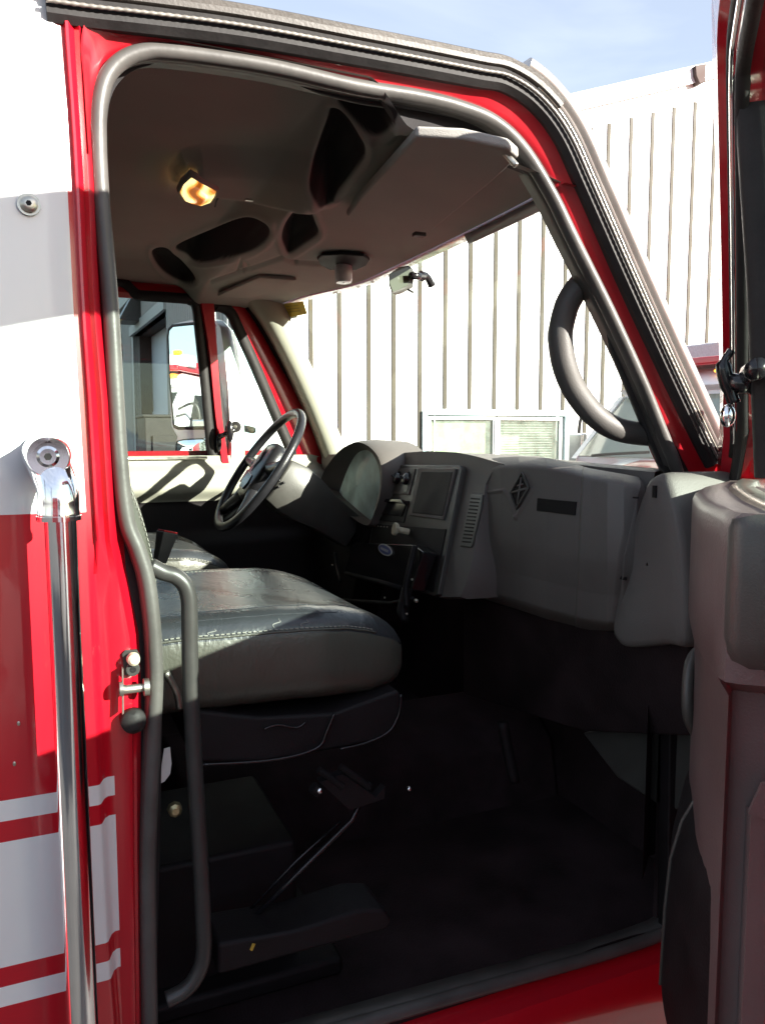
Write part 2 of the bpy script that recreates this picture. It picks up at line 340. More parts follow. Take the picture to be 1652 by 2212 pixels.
ds = chn.build('drip_strip', 'rubber', T, smooth=True, auto=40)
dense = []
import bisect
Ltot = tot[-1]; K = int(Ltot/.0028)
for i in range(K+1):
    s = Ltot*i/K; j = min(max(bisect.bisect(tot, s)-1, 0), len(rt)-2); dense.append(lerp(rt[j], rt[j+1], (s-tot[j])/(tot[j+1]-tot[j])))
b = MB(); b.sweep([(math.cos(a)*.0030, math.sin(a)*.0030) for a in [2*math.pi*k/10 for k in range(10)]], offs(dense, .002, -.006), (0, -1, 0), scale=[1 if i % 4 < 2 else .80 for i in range(len(dense))])
b.build('beaded_edge', 'bead', ds, smooth=True)
b = MB(); top = [p for p in offs(rt, .019, -.002)]
b.sweep([(.009, .000), (.005, .008), (-.002, .009), (-.004, .004), (-.011, .006), (-.015, .0), (-.014, -.02), (.009, -.02)], top[:96], (0, -1, 0)); b.build('roof_rail', 'rail', ds, smooth=True, auto=50)
pil = [p for p in offs(rt, .030, .000)][84:]
b = MB(); b.sweep([(.019, -.004), (.016, .004), (.010, .006), (.006, .002), (.0, .008), (-.008, .011), (-.016, .008), (-.021, .0), (-.023, -.03), (.018, -.03)], pil, (0, -1, 0))
b.build('outer_pillar', 'silver', T, smooth=True, auto=60)
MB().tube(offs(rt, .012, -.004)[88:], .0016, 8).build('pillar_trim_line', 'steel', T, smooth=True)
# roof skin
def RZ(X, Y):                                     # outer roof height
    e = 1-((Y-.98)/.98)**2; return EYE+.615+.07*max(e, 0)**.5-.0*X
rp_ = [V(p.x, 0.0, p.z) for p in offs(rt, .026)][:84:3]
rows = []
for p in [V(-.9, 0, rp_[0].z+.02)]+rp_:
    row = []
    for k in range(17):
        Y = .004+1.955*k/16; e = max(0, 1-((Y-.98)/.98)**2)**.5
        row.append(V(p.x+.12*e*max(0, (p.x-.4)), Y, p.z+.07*e))
    rows.append(row)
MB().loft(rows).build('roof', 'white', T, smooth=True, solid=.012)
# cab shell: rear wall, floor, firewall, far side lower, tunnel
b = MB(); b.box((-.46, .98, 1.95), (.05, 1.9, 1.75)); b.build('rear_wall', 'dark', T)
FZ = PY(1440, 2027, .03).z-.02
b = MB(); b.box((.50, .98, FZ-.03), (2.2, 1.93, .06)); b.build('floor_mat', 'carpet', T, bevel=.01)
b = MB(); b.plate([V(1.42, .02, FZ), V(1.42, 1.94, FZ), V(1.5, 1.94, EYE-.13), V(1.5, .02, EYE-.13)], (.03, 0, 0)); b.build('firewall', 'carpet', T)
b = MB(); b.loft([[V(x, y, z) for y, z in ((.72, FZ), (.76, FZ+.16), (.84, FZ+.22), (1.12, FZ+.22), (1.2, FZ+.16), (1.24, FZ))] for x in (.30, .9, 1.42)], caps=True); b.build('engine_tunnel', 'carpet', T, bevel=.02)

b = MB(); b.plate([V(-.45, 1.925, EYE-.40), V(1.52, 1.925, EYE-.14), V(1.52, 1.925, FZ-.05), V(-.45, 1.925, FZ-.05)], (0, .015, 0)); b.build('side_lining', 'carpet', T); b = MB(); b.plate([V(1.19, .06, EYE-.10), V(1.54, .06, EYE-.16), V(1.54, .06, FZ-.05), V(1.19, .06, FZ-.05)], (0, .012, 0)); b.build('side_lining', 'carpet', T)
# headliner with its overhead console
def hx(Y): e = 1-((Y-.95)/.95)**2; return .865+.13*e
def hz(Y): e = 1-((Y-.95)/.95)**2; return .445+.055*e+.05*sst(1.2, 1.85, Y)
def HS(X, Y):
    h = hx(Y); m = np.clip((X-.6)/(h-.6), 0, 1)
    z = .612-.072*sst(.50, .585, X); z = z+(hz(Y)-.54)*m**1.15
    e = sst(.16, .02, Y)+sst(1.74, 1.92, Y)
    return z-.05*e*(1-m)
def RH(u, v, off=0.0):                            # sight line on the headliner
    d = ray(u, v); lo = None
    for k in range(1, 900):
        p = CAM+d*(.9+k*.003)
        Yc = min(max(p.y, .0), 1.93)
        if p.z-EYE > HS(min(p.x, hx(Yc)), Yc)+off: return p
    return p
nx, ny = 520, 500
tt = np.linspace(0, 1, nx)[:, None]; yy = np.linspace(.012, 1.915, ny)[None, :]
Hh = hx(yy); XX = -.45+tt*(Hh+.45); YY = np.broadcast_to(yy, XX.shape).copy(); ZZ = HS(XX, YY)
dx, dy, dz = XX-CAM.x, YY-CAM.y, ZZ
dep = dx*FW.x+dy*FW.y+dz*FW.z
UU = CU+FPX*(dx*RT.x+dy*RT.y)/dep; VV = CV-FPX*(dx*UP.x+dy*UP.y+dz*UP.z)/dep
def c1(pts): return [((200+x/2.065)*.8533, (150+y/2.065)*.8533) for x, y in pts]
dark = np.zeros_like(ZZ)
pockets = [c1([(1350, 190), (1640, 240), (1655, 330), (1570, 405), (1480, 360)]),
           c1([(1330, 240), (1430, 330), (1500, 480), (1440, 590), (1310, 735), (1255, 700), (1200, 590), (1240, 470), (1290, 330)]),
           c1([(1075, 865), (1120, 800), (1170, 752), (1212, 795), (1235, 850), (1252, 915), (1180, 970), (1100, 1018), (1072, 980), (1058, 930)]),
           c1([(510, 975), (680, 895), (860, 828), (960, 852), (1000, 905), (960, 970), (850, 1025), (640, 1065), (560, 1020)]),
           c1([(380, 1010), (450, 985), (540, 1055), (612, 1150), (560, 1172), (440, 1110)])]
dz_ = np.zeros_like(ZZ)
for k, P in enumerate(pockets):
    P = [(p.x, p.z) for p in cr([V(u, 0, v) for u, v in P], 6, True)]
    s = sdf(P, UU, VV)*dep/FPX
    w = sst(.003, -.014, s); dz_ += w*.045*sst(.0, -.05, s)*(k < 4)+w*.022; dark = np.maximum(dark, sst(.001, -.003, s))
    rim = np.exp(-((s-.010)/.008)**2); dz_ -= rim*.005
s = sdf(c1([(490, 640), (540, 560), (640, 530), (900, 540), (1220, 570), (1360, 800), (1230, 860), (1080, 850), (850, 800), (600, 770), (500, 700)]), UU, VV+30)*dep/FPX
dz_ -= .035*sst(.01, -.035, s)
for ln in ([c1([(690, 1165), (860, 1110), (1060, 1040), (1130, 1065), (1400, 1075)]), c1([(830, 1110), (850, 1050), (880, 1085)])]):
    for a, bb in zip(ln[:-1], ln[1:]):
        ax, ay = a; ex, ey = bb[0]-ax, bb[1]-ay; t = np.clip(((UU-ax)*ex+(VV-ay)*ey)/(ex*ex+ey*ey), 0, 1)
        dd = np.hypot(UU-ax-t*ex, VV-ay-t*ey)*dep/FPX; dz_ += .010*np.exp(-(dd/.006)**2)
edge_m = sst(.020, .075, YY); dz_ = dz_*edge_m; ZF = ZZ+dz_
b = MB(); b.v = [V(XX[i, j], YY[i, j], ZF[i, j]+EYE) for i in range(nx) for j in range(ny)]
b.f = [(i*ny+j, i*ny+j+1, (i+1)*ny+j+1, (i+1)*ny+j) for i in range(nx-1) for j in range(ny-1)]; b.m = [0]*len(b.f)
# shade inside the pocket openings painted into the cloth colour
lm = M['liner']; t_ = lm.node_tree; at = t_.nodes.new('ShaderNodeAttribute'); at.attribute_name = 'pocket_shade'
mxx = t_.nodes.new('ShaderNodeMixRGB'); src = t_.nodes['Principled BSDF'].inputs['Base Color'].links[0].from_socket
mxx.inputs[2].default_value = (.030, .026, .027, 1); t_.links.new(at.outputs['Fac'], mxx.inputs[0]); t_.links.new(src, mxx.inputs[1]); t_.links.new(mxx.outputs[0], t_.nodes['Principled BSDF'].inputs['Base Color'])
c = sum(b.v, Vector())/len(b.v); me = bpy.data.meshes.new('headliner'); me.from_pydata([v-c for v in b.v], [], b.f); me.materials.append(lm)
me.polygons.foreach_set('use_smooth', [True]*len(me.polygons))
al = me.attributes.new('pocket_shade', 'FLOAT', 'POINT'); al.data.foreach_set('value', dark.reshape(-1).astype(np.float32))
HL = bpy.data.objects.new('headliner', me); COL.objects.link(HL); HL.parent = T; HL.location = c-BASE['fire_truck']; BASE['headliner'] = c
HL['label'] = 'taupe cloth headliner with an overhead console of dark pockets'
ed = [V(XX[i, 0], .012, ZF[i, 0]+EYE) for i in range(0, nx, 8)]
oz = sorted([(PY(u, v, .02).x, PY(u, v, .02).z) for u, v in INN[2:16]]); ozf = lambda x: float(np.interp(x, [q[0] for q in oz], [q[1] for q in oz]))
MB().loft([[p+V(0, .006, .003) for p in ed], [p+V(0, .03, .002) for p in ed], [V(p.x, .055, max(p.z+.01, ozf(p.x)+.012)) for p in ed]]).build('headliner_edge', 'trimdark', T, smooth=True)
# header rail (red/black) closing the roof over the windscreen
b = MB(); a_ = [V(hx(y)+.004, y, EYE+hz(y)-.003) for y in np.linspace(.0, 1.95, 40)]
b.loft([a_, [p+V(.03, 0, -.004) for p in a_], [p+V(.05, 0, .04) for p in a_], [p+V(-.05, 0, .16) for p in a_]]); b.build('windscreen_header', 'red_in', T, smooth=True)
b = MB(); shade = []
vp = [(1170, 432, .0), (1100, 462, .0), (1032, 488, .0), (1028, 520, .0), (960, 545, 0), (900, 570, 0), (760, 612, 0)]
# dark strip hanging along the header (passenger half)
def hp(Y, dz=0, dx=0): return V(hx(Y)+.006+dx, Y, EYE+hz(Y)+dz)
ys = list(np.linspace(.02, .56, 14)); b.loft([[hp(y, .0) for y in ys], [hp(y, -.022, .012) for y in ys], [hp(y, -.02, .02) for y in ys]])
b.build('header_shade_strip', 'panel', T, smooth=True, solid=.003)
# sun visors
def visor(pts, off, th=.018):
    P = [RH(u, v, off) for u, v in pts]; b = MB(); b.plate(P, (0, 0, th)); return b
va = visor([(748, 468), (775, 430), (898, 296), (1000, 300), (1098, 322), (1120, 342), (1062, 395), (935, 497), (915, 503), (850, 488)], -.026)
sv = va.build('sun_visor', 'liner', T, bevel=.006, seg=4, label='folded-up cloth sun visor over the passenger side')
b = MB(); p = RH(1090, 330, -.02); q = RH(1115, 330, -.02); b.tube(cr([p, lerp(p, q, .5)+V(0, 0, -.01), q+V(0, 0, -.02)], 4), .005, 10); b.build('visor_pivot', 'steel', sv, smooth=True)
b = MB(); p = RH(905, 507, -.02); b.box(p, (.03, .02, .01)); b.build('visor_clip', 'panel', sv, bevel=.002)
vb = visor([(470, 640), (560, 600), (640, 606), (545, 646)], -.014, .012); vb.build('sun_visor', 'liner', T, bevel=.004, label='folded-up cloth sun visor over the driver side')
# dome lamp, lit amber
P = c1([(590, 610), (650, 645), (718, 680), (712, 705), (690, 738), (640, 756), (600, 748), (552, 728), (528, 690), (548, 648)])
ki = np.unravel_index(np.argmin(np.hypot(UU-427, VV+30-410)), UU.shape); lamp_off = float(dz_[ki]); pc = RH(427, 410, lamp_off-.004); LP = [PN(u, v, pc, (0, .0, 1)) for u, v in P]
b = MB(); C0 = sum(LP, Vector())/len(LP)
b.loft([[C0+(p-C0)*k+V(0, 0, -dz1) for p in LP] for k, dz1 in ((1, -.005), (1, 0), (.93, .007), (.7, .011), (.35, .012), (.02, .0125))], True)
m = bpy.data.materials.new('lit_lamp_lens'); m.use_nodes = True; t = m.node_tree; pb = t.nodes['Principled BSDF']; pb.inputs['Base Color'].default_value = (.7, .35, .1, 1); pb.inputs['Roughness'].default_value = .15
n_ = t.nodes.new('ShaderNodeTexWave'); n_.inputs['Scale'].default_value = 5.5; n_.inputs['Distortion'].default_value = 7; n_.inputs['Detail'].default_value = 1.5; n_.inputs['Detail Scale'].default_value = 1.2
r_ = t.nodes.new('ShaderNodeValToRGB'); el = r_.color_ramp.elements; el[0].position = .12; el[0].color = (.18, .045, .004, 1); el[1].position = .95; el[1].color = (1, .75, .3, 1)
e2 = el.new(.5); e2.color = (.8, .27, .03, 1)
co = t.nodes.new('ShaderNodeTexCoord'); t.links.new(co.outputs['Object'], n_.inputs['Vector']); t.links.new(n_.outputs['Fac'], r_.inputs['Fac']); t.links.new(r_.outputs['Color'], pb.inputs['Emission Color']); pb.inputs['Emission Strength'].default_value = .5
dl = b.build('dome_lamp', m, T, smooth=True, label='lit amber dome lamp in the headliner')
b = MB(); b.loft([[C0+(p-C0)*k+V(0, 0, z1) for p in LP] for k, z1 in ((1.0, -.003), (1.07, -.006), (1.14, -.002), (1.18, .008))], True); b.build('lamp_bezel', 'liner', dl, smooth=True)
# switch recess lines beside the lamp
b = MB(); b.tube(cr([RH(u, v, -.028) for u, v in c1([(712, 770), (725, 730), (770, 690), (830, 682), (960, 700), (1090, 725)])], 6), .0022, 8); b.build('console_groove', 'dark', T, smooth=True)
b = MB(); p = RH(545, 433, -.035); b.box(p, (.035, .012, .004)); b.build('console_switch', 'steel', T, bevel=.001)
# clear map lamp on the header centre
b = MB(); P = c1([(1245, 1030), (1270, 1008), (1370, 1002), (1490, 1010), (1518, 1035), (1500, 1062), (1450, 1085), (1310, 1085), (1262, 1058)])
P3 = [RH(u, v, -.004) for u, v in P]; b.plate(P3, (0, 0, -.010)); ml = b.build('map_lamp', 'dark', T, bevel=.003, label='map lamp with clear ribbed lens')
pc = RH(742, 572, -.01); b = MB(); ax = (V(-.35, -.35, -1)).normalized()
rows = []
for k, r in ((0, .030), (.015, .032), (.045, .031), (.052, .027), (.053, .004)):
    rows.append([pc+V(0, 0, -k)+V(.8*r*math.cos(a), r*math.sin(a), 0) for a in [2*math.pi*j/28 for j in range(28)]])
b.loft(rows, True); b.build('lens', 'lens', ml, smooth=True, auto=50)
# windscreen
rows = []
BC = lambda Y: (1.20+.27*(1-((Y-.95)/.95)**2))
for k in range(13):
    t = k/12; rows.append([V(lerp(hx(Y)+.012, BC(Y), t)+.03*math.sin(math.pi*t), Y, EYE+lerp(hz(Y)+.01, -.115, t)) for Y in np.linspace(.03, 1.89, 30)])
WSR = rows
MB().loft(rows).build('windscreen', 'wglass', T, smooth=True, label='raked windscreen glass')
def WS(u, v, off=0):                              # sight line on the windscreen
    d = ray(u, v)
    for k in range(1, 1200):
        p = CAM+d*(1.0+k*.003); Y = min(max(p.y, .03), 1.89); t = (EYE+hz(Y)-p.z)/(hz(Y)+.115); t = min(max(t, 0), 1)
        if p.x > lerp(hx(Y)+.012, BC(Y), t)+.03*math.sin(math.pi*t)-off: return p
    return p
# yellow notice tucked in the corner of the screen
b = MB(); P = [WS(u, v, .012) for u, v in ((612, 656), (655, 651), (664, 678), (618, 687))]; b.plate(P, (-.001, -.0005, 0))
nt_ = b.build('yellow_notice', 'yellow', None); tag(nt_, 'yellow paper notice tucked into the top driver-side corner of the windscreen', 'notice')
b = MB(); P = [WS(u, v, .013) for u, v in ((622, 686), (642, 682), (643, 686), (624, 690))]; b.plate(P, (-.001, -.0005, 0)); b.build('lower_slip', 'paper', nt_)
b = MB()
for k in range(4):
    v0 = 659+k*6; a = WS(620+k, v0+3, .014); c_ = WS(645+k*2, v0, .014); b.plate([a, c_, c_+V(0, 0, -.0012), a+V(0, 0, -.0012)], (-.0004, -.0003, 0))
b.build('printed_lines', 'rail', nt_)

# rear view mirror / camera head on the glass
b = MB(); P = [(838, 592), (860, 576), (882, 572), (888, 585), (884, 618), (862, 630), (846, 635), (838, 615)]
d0 = WS(925, 612).copy(); dd = (d0-CAM).dot(FW)-.10
Pm = [PD(u, v, dd-.02+(u-838)*.0011) for u, v in P]; b.plate(Pm, (FW*.02+RT*.012)); rm = b.build('rear_view_mirror', 'panel', T, bevel=.005, label='small rear view mirror on a stalk')
c_ = sum(Pm, Vector())/len(Pm); MB().plate([c_+(p-c_)*.86-FW*.003 for p in Pm], FW*.002).build('mirror_glass', 'grey_mirror', rm)
b = MB(); b.tube([PD(888, 595, dd+.0), PD(915, 598, dd+.05)], .010, 14); b.tube(cr([PD(908, 592, dd+.05), PD(922, 598, dd+.07), PD(932, 616, dd+.09)], 4), [.010]*8+[.012], 12); b.ball(PD(911, 597, dd+.05), .014)
b.build('stalk', 'darkgloss', rm, smooth=True)
MB().tube([PD(880, 625, dd), PD(893, 632, dd)], .003, 8).build('dimmer_tab', 'dark', rm, smooth=True)
# ------------------------------------------------------------------ driver side of the cab
YD = 1.90
def c3(pts): return [((280+x/2.765)*.8533, (700+y/2.765)*.8533) for x, y in pts]
# red inner door frame as a plate with two window holes, built as rings
WIN1 = c3([(20, 150), (200, 162), (500, 182), (550, 192), (578, 225), (600, 420), (640, 780), (672, 1120), (695, 1290), (680, 1308), (100, 1312), (20, 1312)])
WIN2 = c3([(712, 262), (735, 243), (775, 245), (820, 275), (870, 380), (980, 620), (1090, 880), (1175, 1080), (1235, 1225), (1215, 1280), (1100, 1318), (840, 1335), (800, 1000), (760, 700)])
def ring(b, pts, Y, w, th, mi=0, in_w=None):      # rubber ring round a window
    P = cr(poly(pts, lambda u, v: PY(u, v, Y)), 6, True); c = sum(P, Vector())/len(P); R = []
    N = len(P)
    def off(k, dy):
        out = []
        for i, p in enumerate(P):
            t = (P[(i+1) % N]-P[i-1]).normalized(); n = V(-t.z, 0, t.x)
            if n.dot(p-c) < 0: n = -n
            out.append(p+n*k+V(0, dy, 0))
        return out
    b.loft([off(-.002, th*1.2), off(-.004, -.002), off(0.0, -th), off(w*.5, -th*1.15), off(w, -th*.6), off(w, th)], True, mi=mi)
# far-side door: red sheet built between outlines (Y = YD)
FD = [(225, 618), (340, 627), (440, 630), (478, 640), (510, 665), (560, 740), (610, 830), (655, 925), (690, 1010), (640, 1030), (560, 1050), (480, 1030), (225, 1030)]
b = MB()
# top rail, divider post, front slanted post as lofts
top_o = cr(poly([(220, 600), (340, 612), (440, 618), (500, 628), (532, 650)], lambda u, v: PY(u, v, YD+.03)), 6)
top_i = cr(poly([(220, 640), (340, 648), (425, 652), (455, 650), (485, 662)], lambda u, v: PY(u, v, YD+.01)), 6)
b.loft([top_o, [lerp(p, q, .3)+V(0, -.022, 0) for p, q in zip(top_o, top_i)], [lerp(p, q, .75)+V(0, -.022, 0) for p, q in zip(top_o, top_i)], top_i])
po = cr(poly([(422, 640), (445, 760), (460, 900), (476, 1015)], lambda u, v: PY(u, v, YD+.0)), 6); pi_ = cr(poly([(468, 640), (473, 760), (482, 900), (500, 1015)], lambda u, v: PY(u, v, YD+.0)), 6)
b.loft([[p+V(0, .02, 0) for p in po], [lerp(p, q, .2)+V(0, -.018, 0) for p, q in zip(po, pi_)], [lerp(p, q, .8)+V(0, -.018, 0) for p, q in zip(po, pi_)], [p+V(0, .02, 0) for p in pi_]])
so_ = cr(poly([(500, 625), (548, 690), (600, 780), (655, 880), (705, 1000)], lambda u, v: PY(u, v, YD+.02)), 6); si = cr(poly([(462, 650), (500, 690), (552, 780), (602, 890), (648, 1010)], lambda u, v: PY(u, v, YD+.01)), 6)
b.loft([so_, [lerp(p, q, .3)+V(0, -.015, 0) for p, q in zip(so_, si)], [lerp(p, q, .8)+V(0, -.012, 0) for p, q in zip(so_, si)], si])
LD = b.build('driver_door', 'red', T, smooth=True, auto=50, label='closed red door frame on the driver side with a vent window')
b = MB(); ring(b, WIN1, YD+.005, .034, .014); ring(b, WIN2, YD+.005, .036, .014); b.build('window_seal', 'rubber', LD, smooth=True)
b = MB(); b.plate(inset(poly(WIN1, lambda u, v: PY(u, v, YD+.012)), 1.03), (0, .003, 0)); b.build('window_glass', 'sglass', LD)
b = MB(); b.plate(inset(poly(WIN2, lambda u, v: PY(u, v, YD+.012)), 1.03), (0, .003, 0)); b.build('vent_window_glass', 'sglass', LD)
# dark reveal between door and A pillar trim
b = MB(); a_ = cr(poly([(498, 630), (545, 690), (597, 780), (652, 880), (702, 1005)], lambda u, v: PY(u, v, YD+.022)), 6); c_ = cr(poly([(520, 628), (570, 690), (618, 780), (668, 880), (716, 1005)], lambda u, v: PY(u, v, YD-.012)), 6)
b.loft([a_, [lerp(p, q, .5)+V(0, -.012, 0) for p, q in zip(a_, c_)], c_, [p+V(.02, .02, 0) for p in c_]]); b.build('door_seal', 'rubber', T, smooth=True)
# pale inner panel of the driver door, shade below painted as dark plastic
rows = []
zc = EYE
def yp(z): return YD-.012-.055*float(sst(EYE-.10, EYE-.145, z))+.045*float(sst(EYE-.20, EYE-.26, z))-.03*float(sst(EYE-.36, EYE-.42, z))
xr = PY(700, 1010, YD).x
PZL = list(np.linspace(EYE-.078, EYE-.5, 40))+[EYE-.9]
for z in PZL:
    r = []
    for k in range(26):
        x = lerp(-.30, xr, k/25); e = float(sst(.06, .0, xr-x)); r.append(V(x, yp(z)+.03*e, z-.012*e))
    rows.append(r)
b = MB().loft([[p+V(0, .05, 0) for p in rows[0]]]+rows); b.m = [1 if (k//25) > 16 else 0 for k in range(len(b.f))]; b.build('inner_panel', ['cream', 'dark'], LD, smooth=True, auto=60)
b = MB(); b.tube([V(-.25, YD-.02, EYE-.086), V(.60, YD-.02, EYE-.086)], .006, 8); b.build('belt_strip', 'steel', LD, smooth=True)
# vent window latch
b = MB(); pl = PY(474, 945, YD-.03); b.ball(pl+V(0, .01, -.02), .024, .5, .6, 1.5); b.tube([pl, pl+V(.03, -.02, .02), pl+V(.055, -.03, .03)], .010, 10)
q = PY(497, 932, YD-.075); b.ball(q, .020, .7, .8, 2.1); b.build('vent_latch', 'darkgloss', LD, smooth=True)
b = MB(); q = PY(509, 922, YD-.03); ax = V(-.4, -.9, 0).normalized(); b.tube([q-ax*.012, q, q+ax*.008, q+ax*.010], [.020, .022, .020, .012], 20); b.tube([q+ax*.010, q+ax*.014], [.008, .006], 12, mi=1); b.build('latch_knob', ['rubber', 'steel'], LD, smooth=True, auto=50)
# outside mirrors of the driver door
YM = 2.16
HEADP = cr([PY(u, v, YM) for u, v in c3([(405, 420), (410, 370), (440, 345), (560, 310), (650, 310), (720, 320), (765, 370), (790, 480), (820, 760), (835, 1000), (840, 1180), (830, 1225), (700, 1300), (480, 1300), (462, 1180), (475, 1130), (440, 1050), (425, 900)])], 4, True)
mn_ = V(-.955, -.30, 0).normalized(); mt = V(0, 0, 1).cross(mn_).normalized()
mc = PY(420, 820, YM)
def mpl(u, v, k=0): p = PN(u, v, mc, mn_); return p+mn_*k
GL1 = c3([(410, 420), (415, 375), (440, 350), (560, 338), (690, 330), (700, 345), (720, 560), (735, 800), (745, 1040), (720, 1052), (480, 1055), (450, 1040), (438, 900), (420, 700)])
GL2 = c3([(468, 1180), (478, 1152), (520, 1142), (650, 1136), (672, 1150), (690, 1300), (680, 1312), (470, 1312)])
HD = c3([(400, 420), (405, 360), (440, 332), (560, 305), (640, 300), (735, 312), (770, 360), (800, 560), (825, 800), (838, 1050), (850, 1200), (842, 1345), (500, 1345), (462, 1330), (458, 1180), (470, 1120), (430, 1050), (418, 900)])
b = MB(); HP = [mpl(u, v) for u, v in HD]
cc = sum(HP, Vector())/len(HP)
b.loft([[p for p in HP], [cc+(p-cc)*1.02-mn_*.03 for p in HP], [cc+(p-cc)*.92-mn_*.075 for p in HP], [cc+(p-cc)*.5-mn_*.10 for p in HP], [cc+(p-cc)*.05-mn_*.105 for p in HP]], True)
b.loft([[cc+(p-cc)*.02+mn_*.0 for p in HP], HP], True)
MH = b.build('side_mirror', 'white', T, smooth=True, auto=50, label='tall white side mirror housing outside the driver window')
b = MB(); P = [mpl(u, v, .004) for u, v in GL1]; b.plate(P, -mn_*.003); b.build('mirror_glass', 'mirror', MH)
b = MB(); P = [mpl(u, v, .002) for u, v in GL1]; Q = inset(P, 1.05); b.loft([[p+mn_*.004 for p in inset(P, .985)], [p+mn_*.006 for p in inset(P, 1.01)], Q, [q-mn_*.01 for q in Q]], True)
P = [mpl(u, v, .002) for u, v in GL2]; Q = inset(P, 1.07); b.loft([[p+mn_*.004 for p in inset(P, .985)], [p+mn_*.006 for p in inset(P, 1.01)], Q, [q-mn_*.01 for q in Q]], True)
b.build('mirror_rim', 'rubber', MH, smooth=True)
# lower convex glass: a shallow dome
P = [mpl(u, v, .004) for u, v in GL2]; c0 = sum(P, Vector())/len(P); b = MB()
b.loft([[c0+(p-c0)*k+mn_*(.010*(1-k*k)) for p in cr(P, 3, True)] for k in (1, .9, .8, .65, .5, .35, .2, .05)], True); b.build('convex_mirror_glass', 'mirror', MH, smooth=True)
b = MB(); b.tube(cr([V(.80, 1.96, EYE+.02), V(.78, 2.08, EYE+.03), V(mc.x+.1, 2.14, EYE+.03)], 5), .014, 10); b.tube(cr([V(.9, 1.96, EYE-.12), V(.85, 2.08, EYE-.12), V(mc.x+.1, 2.14, EYE-.10)], 5), .014, 10); b.build('mirror_arm', 'rubber', MH, smooth=True)
# A pillar trim, driver side: sunlit, and the fabric cap above it
a_ = cr(poly([(606, 655), (617, 690), (640, 745), (668, 805), (705, 895), (745, 990)], lambda u, v: PY(u, v, 1.80)), 6)
c_ = cr(poly([(515, 632), (560, 690), (600, 760), (640, 840), (676, 920), (708, 1010)], lambda u, v: PY(u, v, YD-.02)), 6)
b = MB(); rws = []
for t in np.linspace(0, 1, 10):
    rws.append([lerp(p, q, t)+V(-.030, -.022, 0)*math.sin(math.pi*t)**.8 for p, q in zip(a_, c_)])
b.loft([[p+V(.03, .02, 0) for p in a_]]+rws+[[p+V(0, .04, 0) for p in c_]]); b.build('pillar_trim', 'cream', T, smooth=True, label='pale moulded trim on the driver-side windscreen pillar')
# side panel above the far door, filling headliner edge
b = MB(); b.loft([[V(x, 1.915, EYE+.60) for x in (-.45, .2, .6, .85)], [V(x, 1.935, EYE+z) for x, z in ((-.45, .50), (.2, .51), (.6, .525), (.85, .48))], [V(x, 1.96, EYE+z) for x, z in ((-.45, .50), (.2, .51), (.6, .525), (.85, .48))]]); b.build('roof_side_trim', 'liner', T, smooth=True)
b = MB(); b.plate([V(-.45, 1.97, EYE-.06), V(xr+.15, 1.97, EYE-.06), V(1.5, 1.97, EYE-.1), V(1.5, 1.97, FZ-.4), V(-.45, 1.97, FZ-.4)], (0, .02, 0))
b.plate([V(-.45, 1.945, EYE+.72), V(-.45, 1.945, EYE-.07), V(-.05, 1.945, EYE-.07), V(-.05, 1.945, EYE+.52), V(.55, 1.945, EYE+.525), V(.8, 1.945, EYE+.5), V(.6, 1.945, EYE+.63)], (0, .02, 0))
b.build('outer_side', 'red', T)

# ------------------------------------------------------------------ steering wheel
WC = PY(560, 1013, 1.45); wu = V(.574, 0, .819); wn = V(-.819, 0, .574); wl = V(0, 1, 0)
def WP(a, r, h=0): return WC+wu*(r*math.sin(a))+wl*(r*math.cos(a))+wn*h
R0 = .232
b = MB(); b.tube([WP(2*math.pi*k/72, R0) for k in range(72)], .0150, 16, True); SW = b.build('steering_wheel', 'wheel', T, smooth=True, label='black truck steering wheel with a padded hub')
# hub pad
b = MB(); hub = [(-.085, .075), (-.06, .10), (0, .108), (.06, .10), (.085, .075), (.095, 0), (.085, -.07), (.05, -.11), (0, -.12), (-.05, -.11), (-.085, -.07), (-.095, 0)]
HPf = lambda s, h: [WC+wl*(x*s)+wu*(y*s)+wn*h for x, y in hub]
b.loft([HPf(.85, -.045), HPf(1.0, -.03), HPf(1.0, -.005), HPf(.93, .008), HPf(.7, .014), HPf(.35, .017), HPf(.02, .018)], True)
b.build('hub', 'wheel', SW, smooth=True)
for a0 in (rad(8), rad(172), rad(235), rad(305)):
    b = MB(); b.tube([WP(a0, .07, -.02), WP(a0, .14, -.016), WP(a0, .19, -.008), WP(a0, R0, 0)], [.030, .022, .018, .013], 12); b.build('spoke', 'wheel', SW, smooth=True)
b = MB(); E_ = [(-.028, .0), (0, .048), (.028, .0), (0, -.048)]; o_ = wu*.028
b.plate([WC+wl*x+wu*y+o_+wn*.016 for x, y in E_], wn*.004); b.plate([WC+wl*x*.7+wu*y*.7+o_+wn*.019 for x, y in E_], wn*.003, mi=1); b.build('diamond_badge', ['darkgloss', 'panel'], SW, bevel=.001)
b = MB(); b.plate([WC+wl*x-wu*.055+wu*y+wn*.013 for x, y in ((-.04, .02), (.035, .03), (.045, 0), (.03, -.03), (-.03, -.035), (-.045, -.01))], wn*.006); b.build('horn_pad', 'darkgloss', SW, bevel=.002)
b = MB(); q = WC+wl*.07-wu*.015+wn*.010; b.plate([q, q+wl*.02, q+wl*.018-wu*.05, q-wu*.05], wn*.003); b.build('warning_sticker', 'buckle', SW)
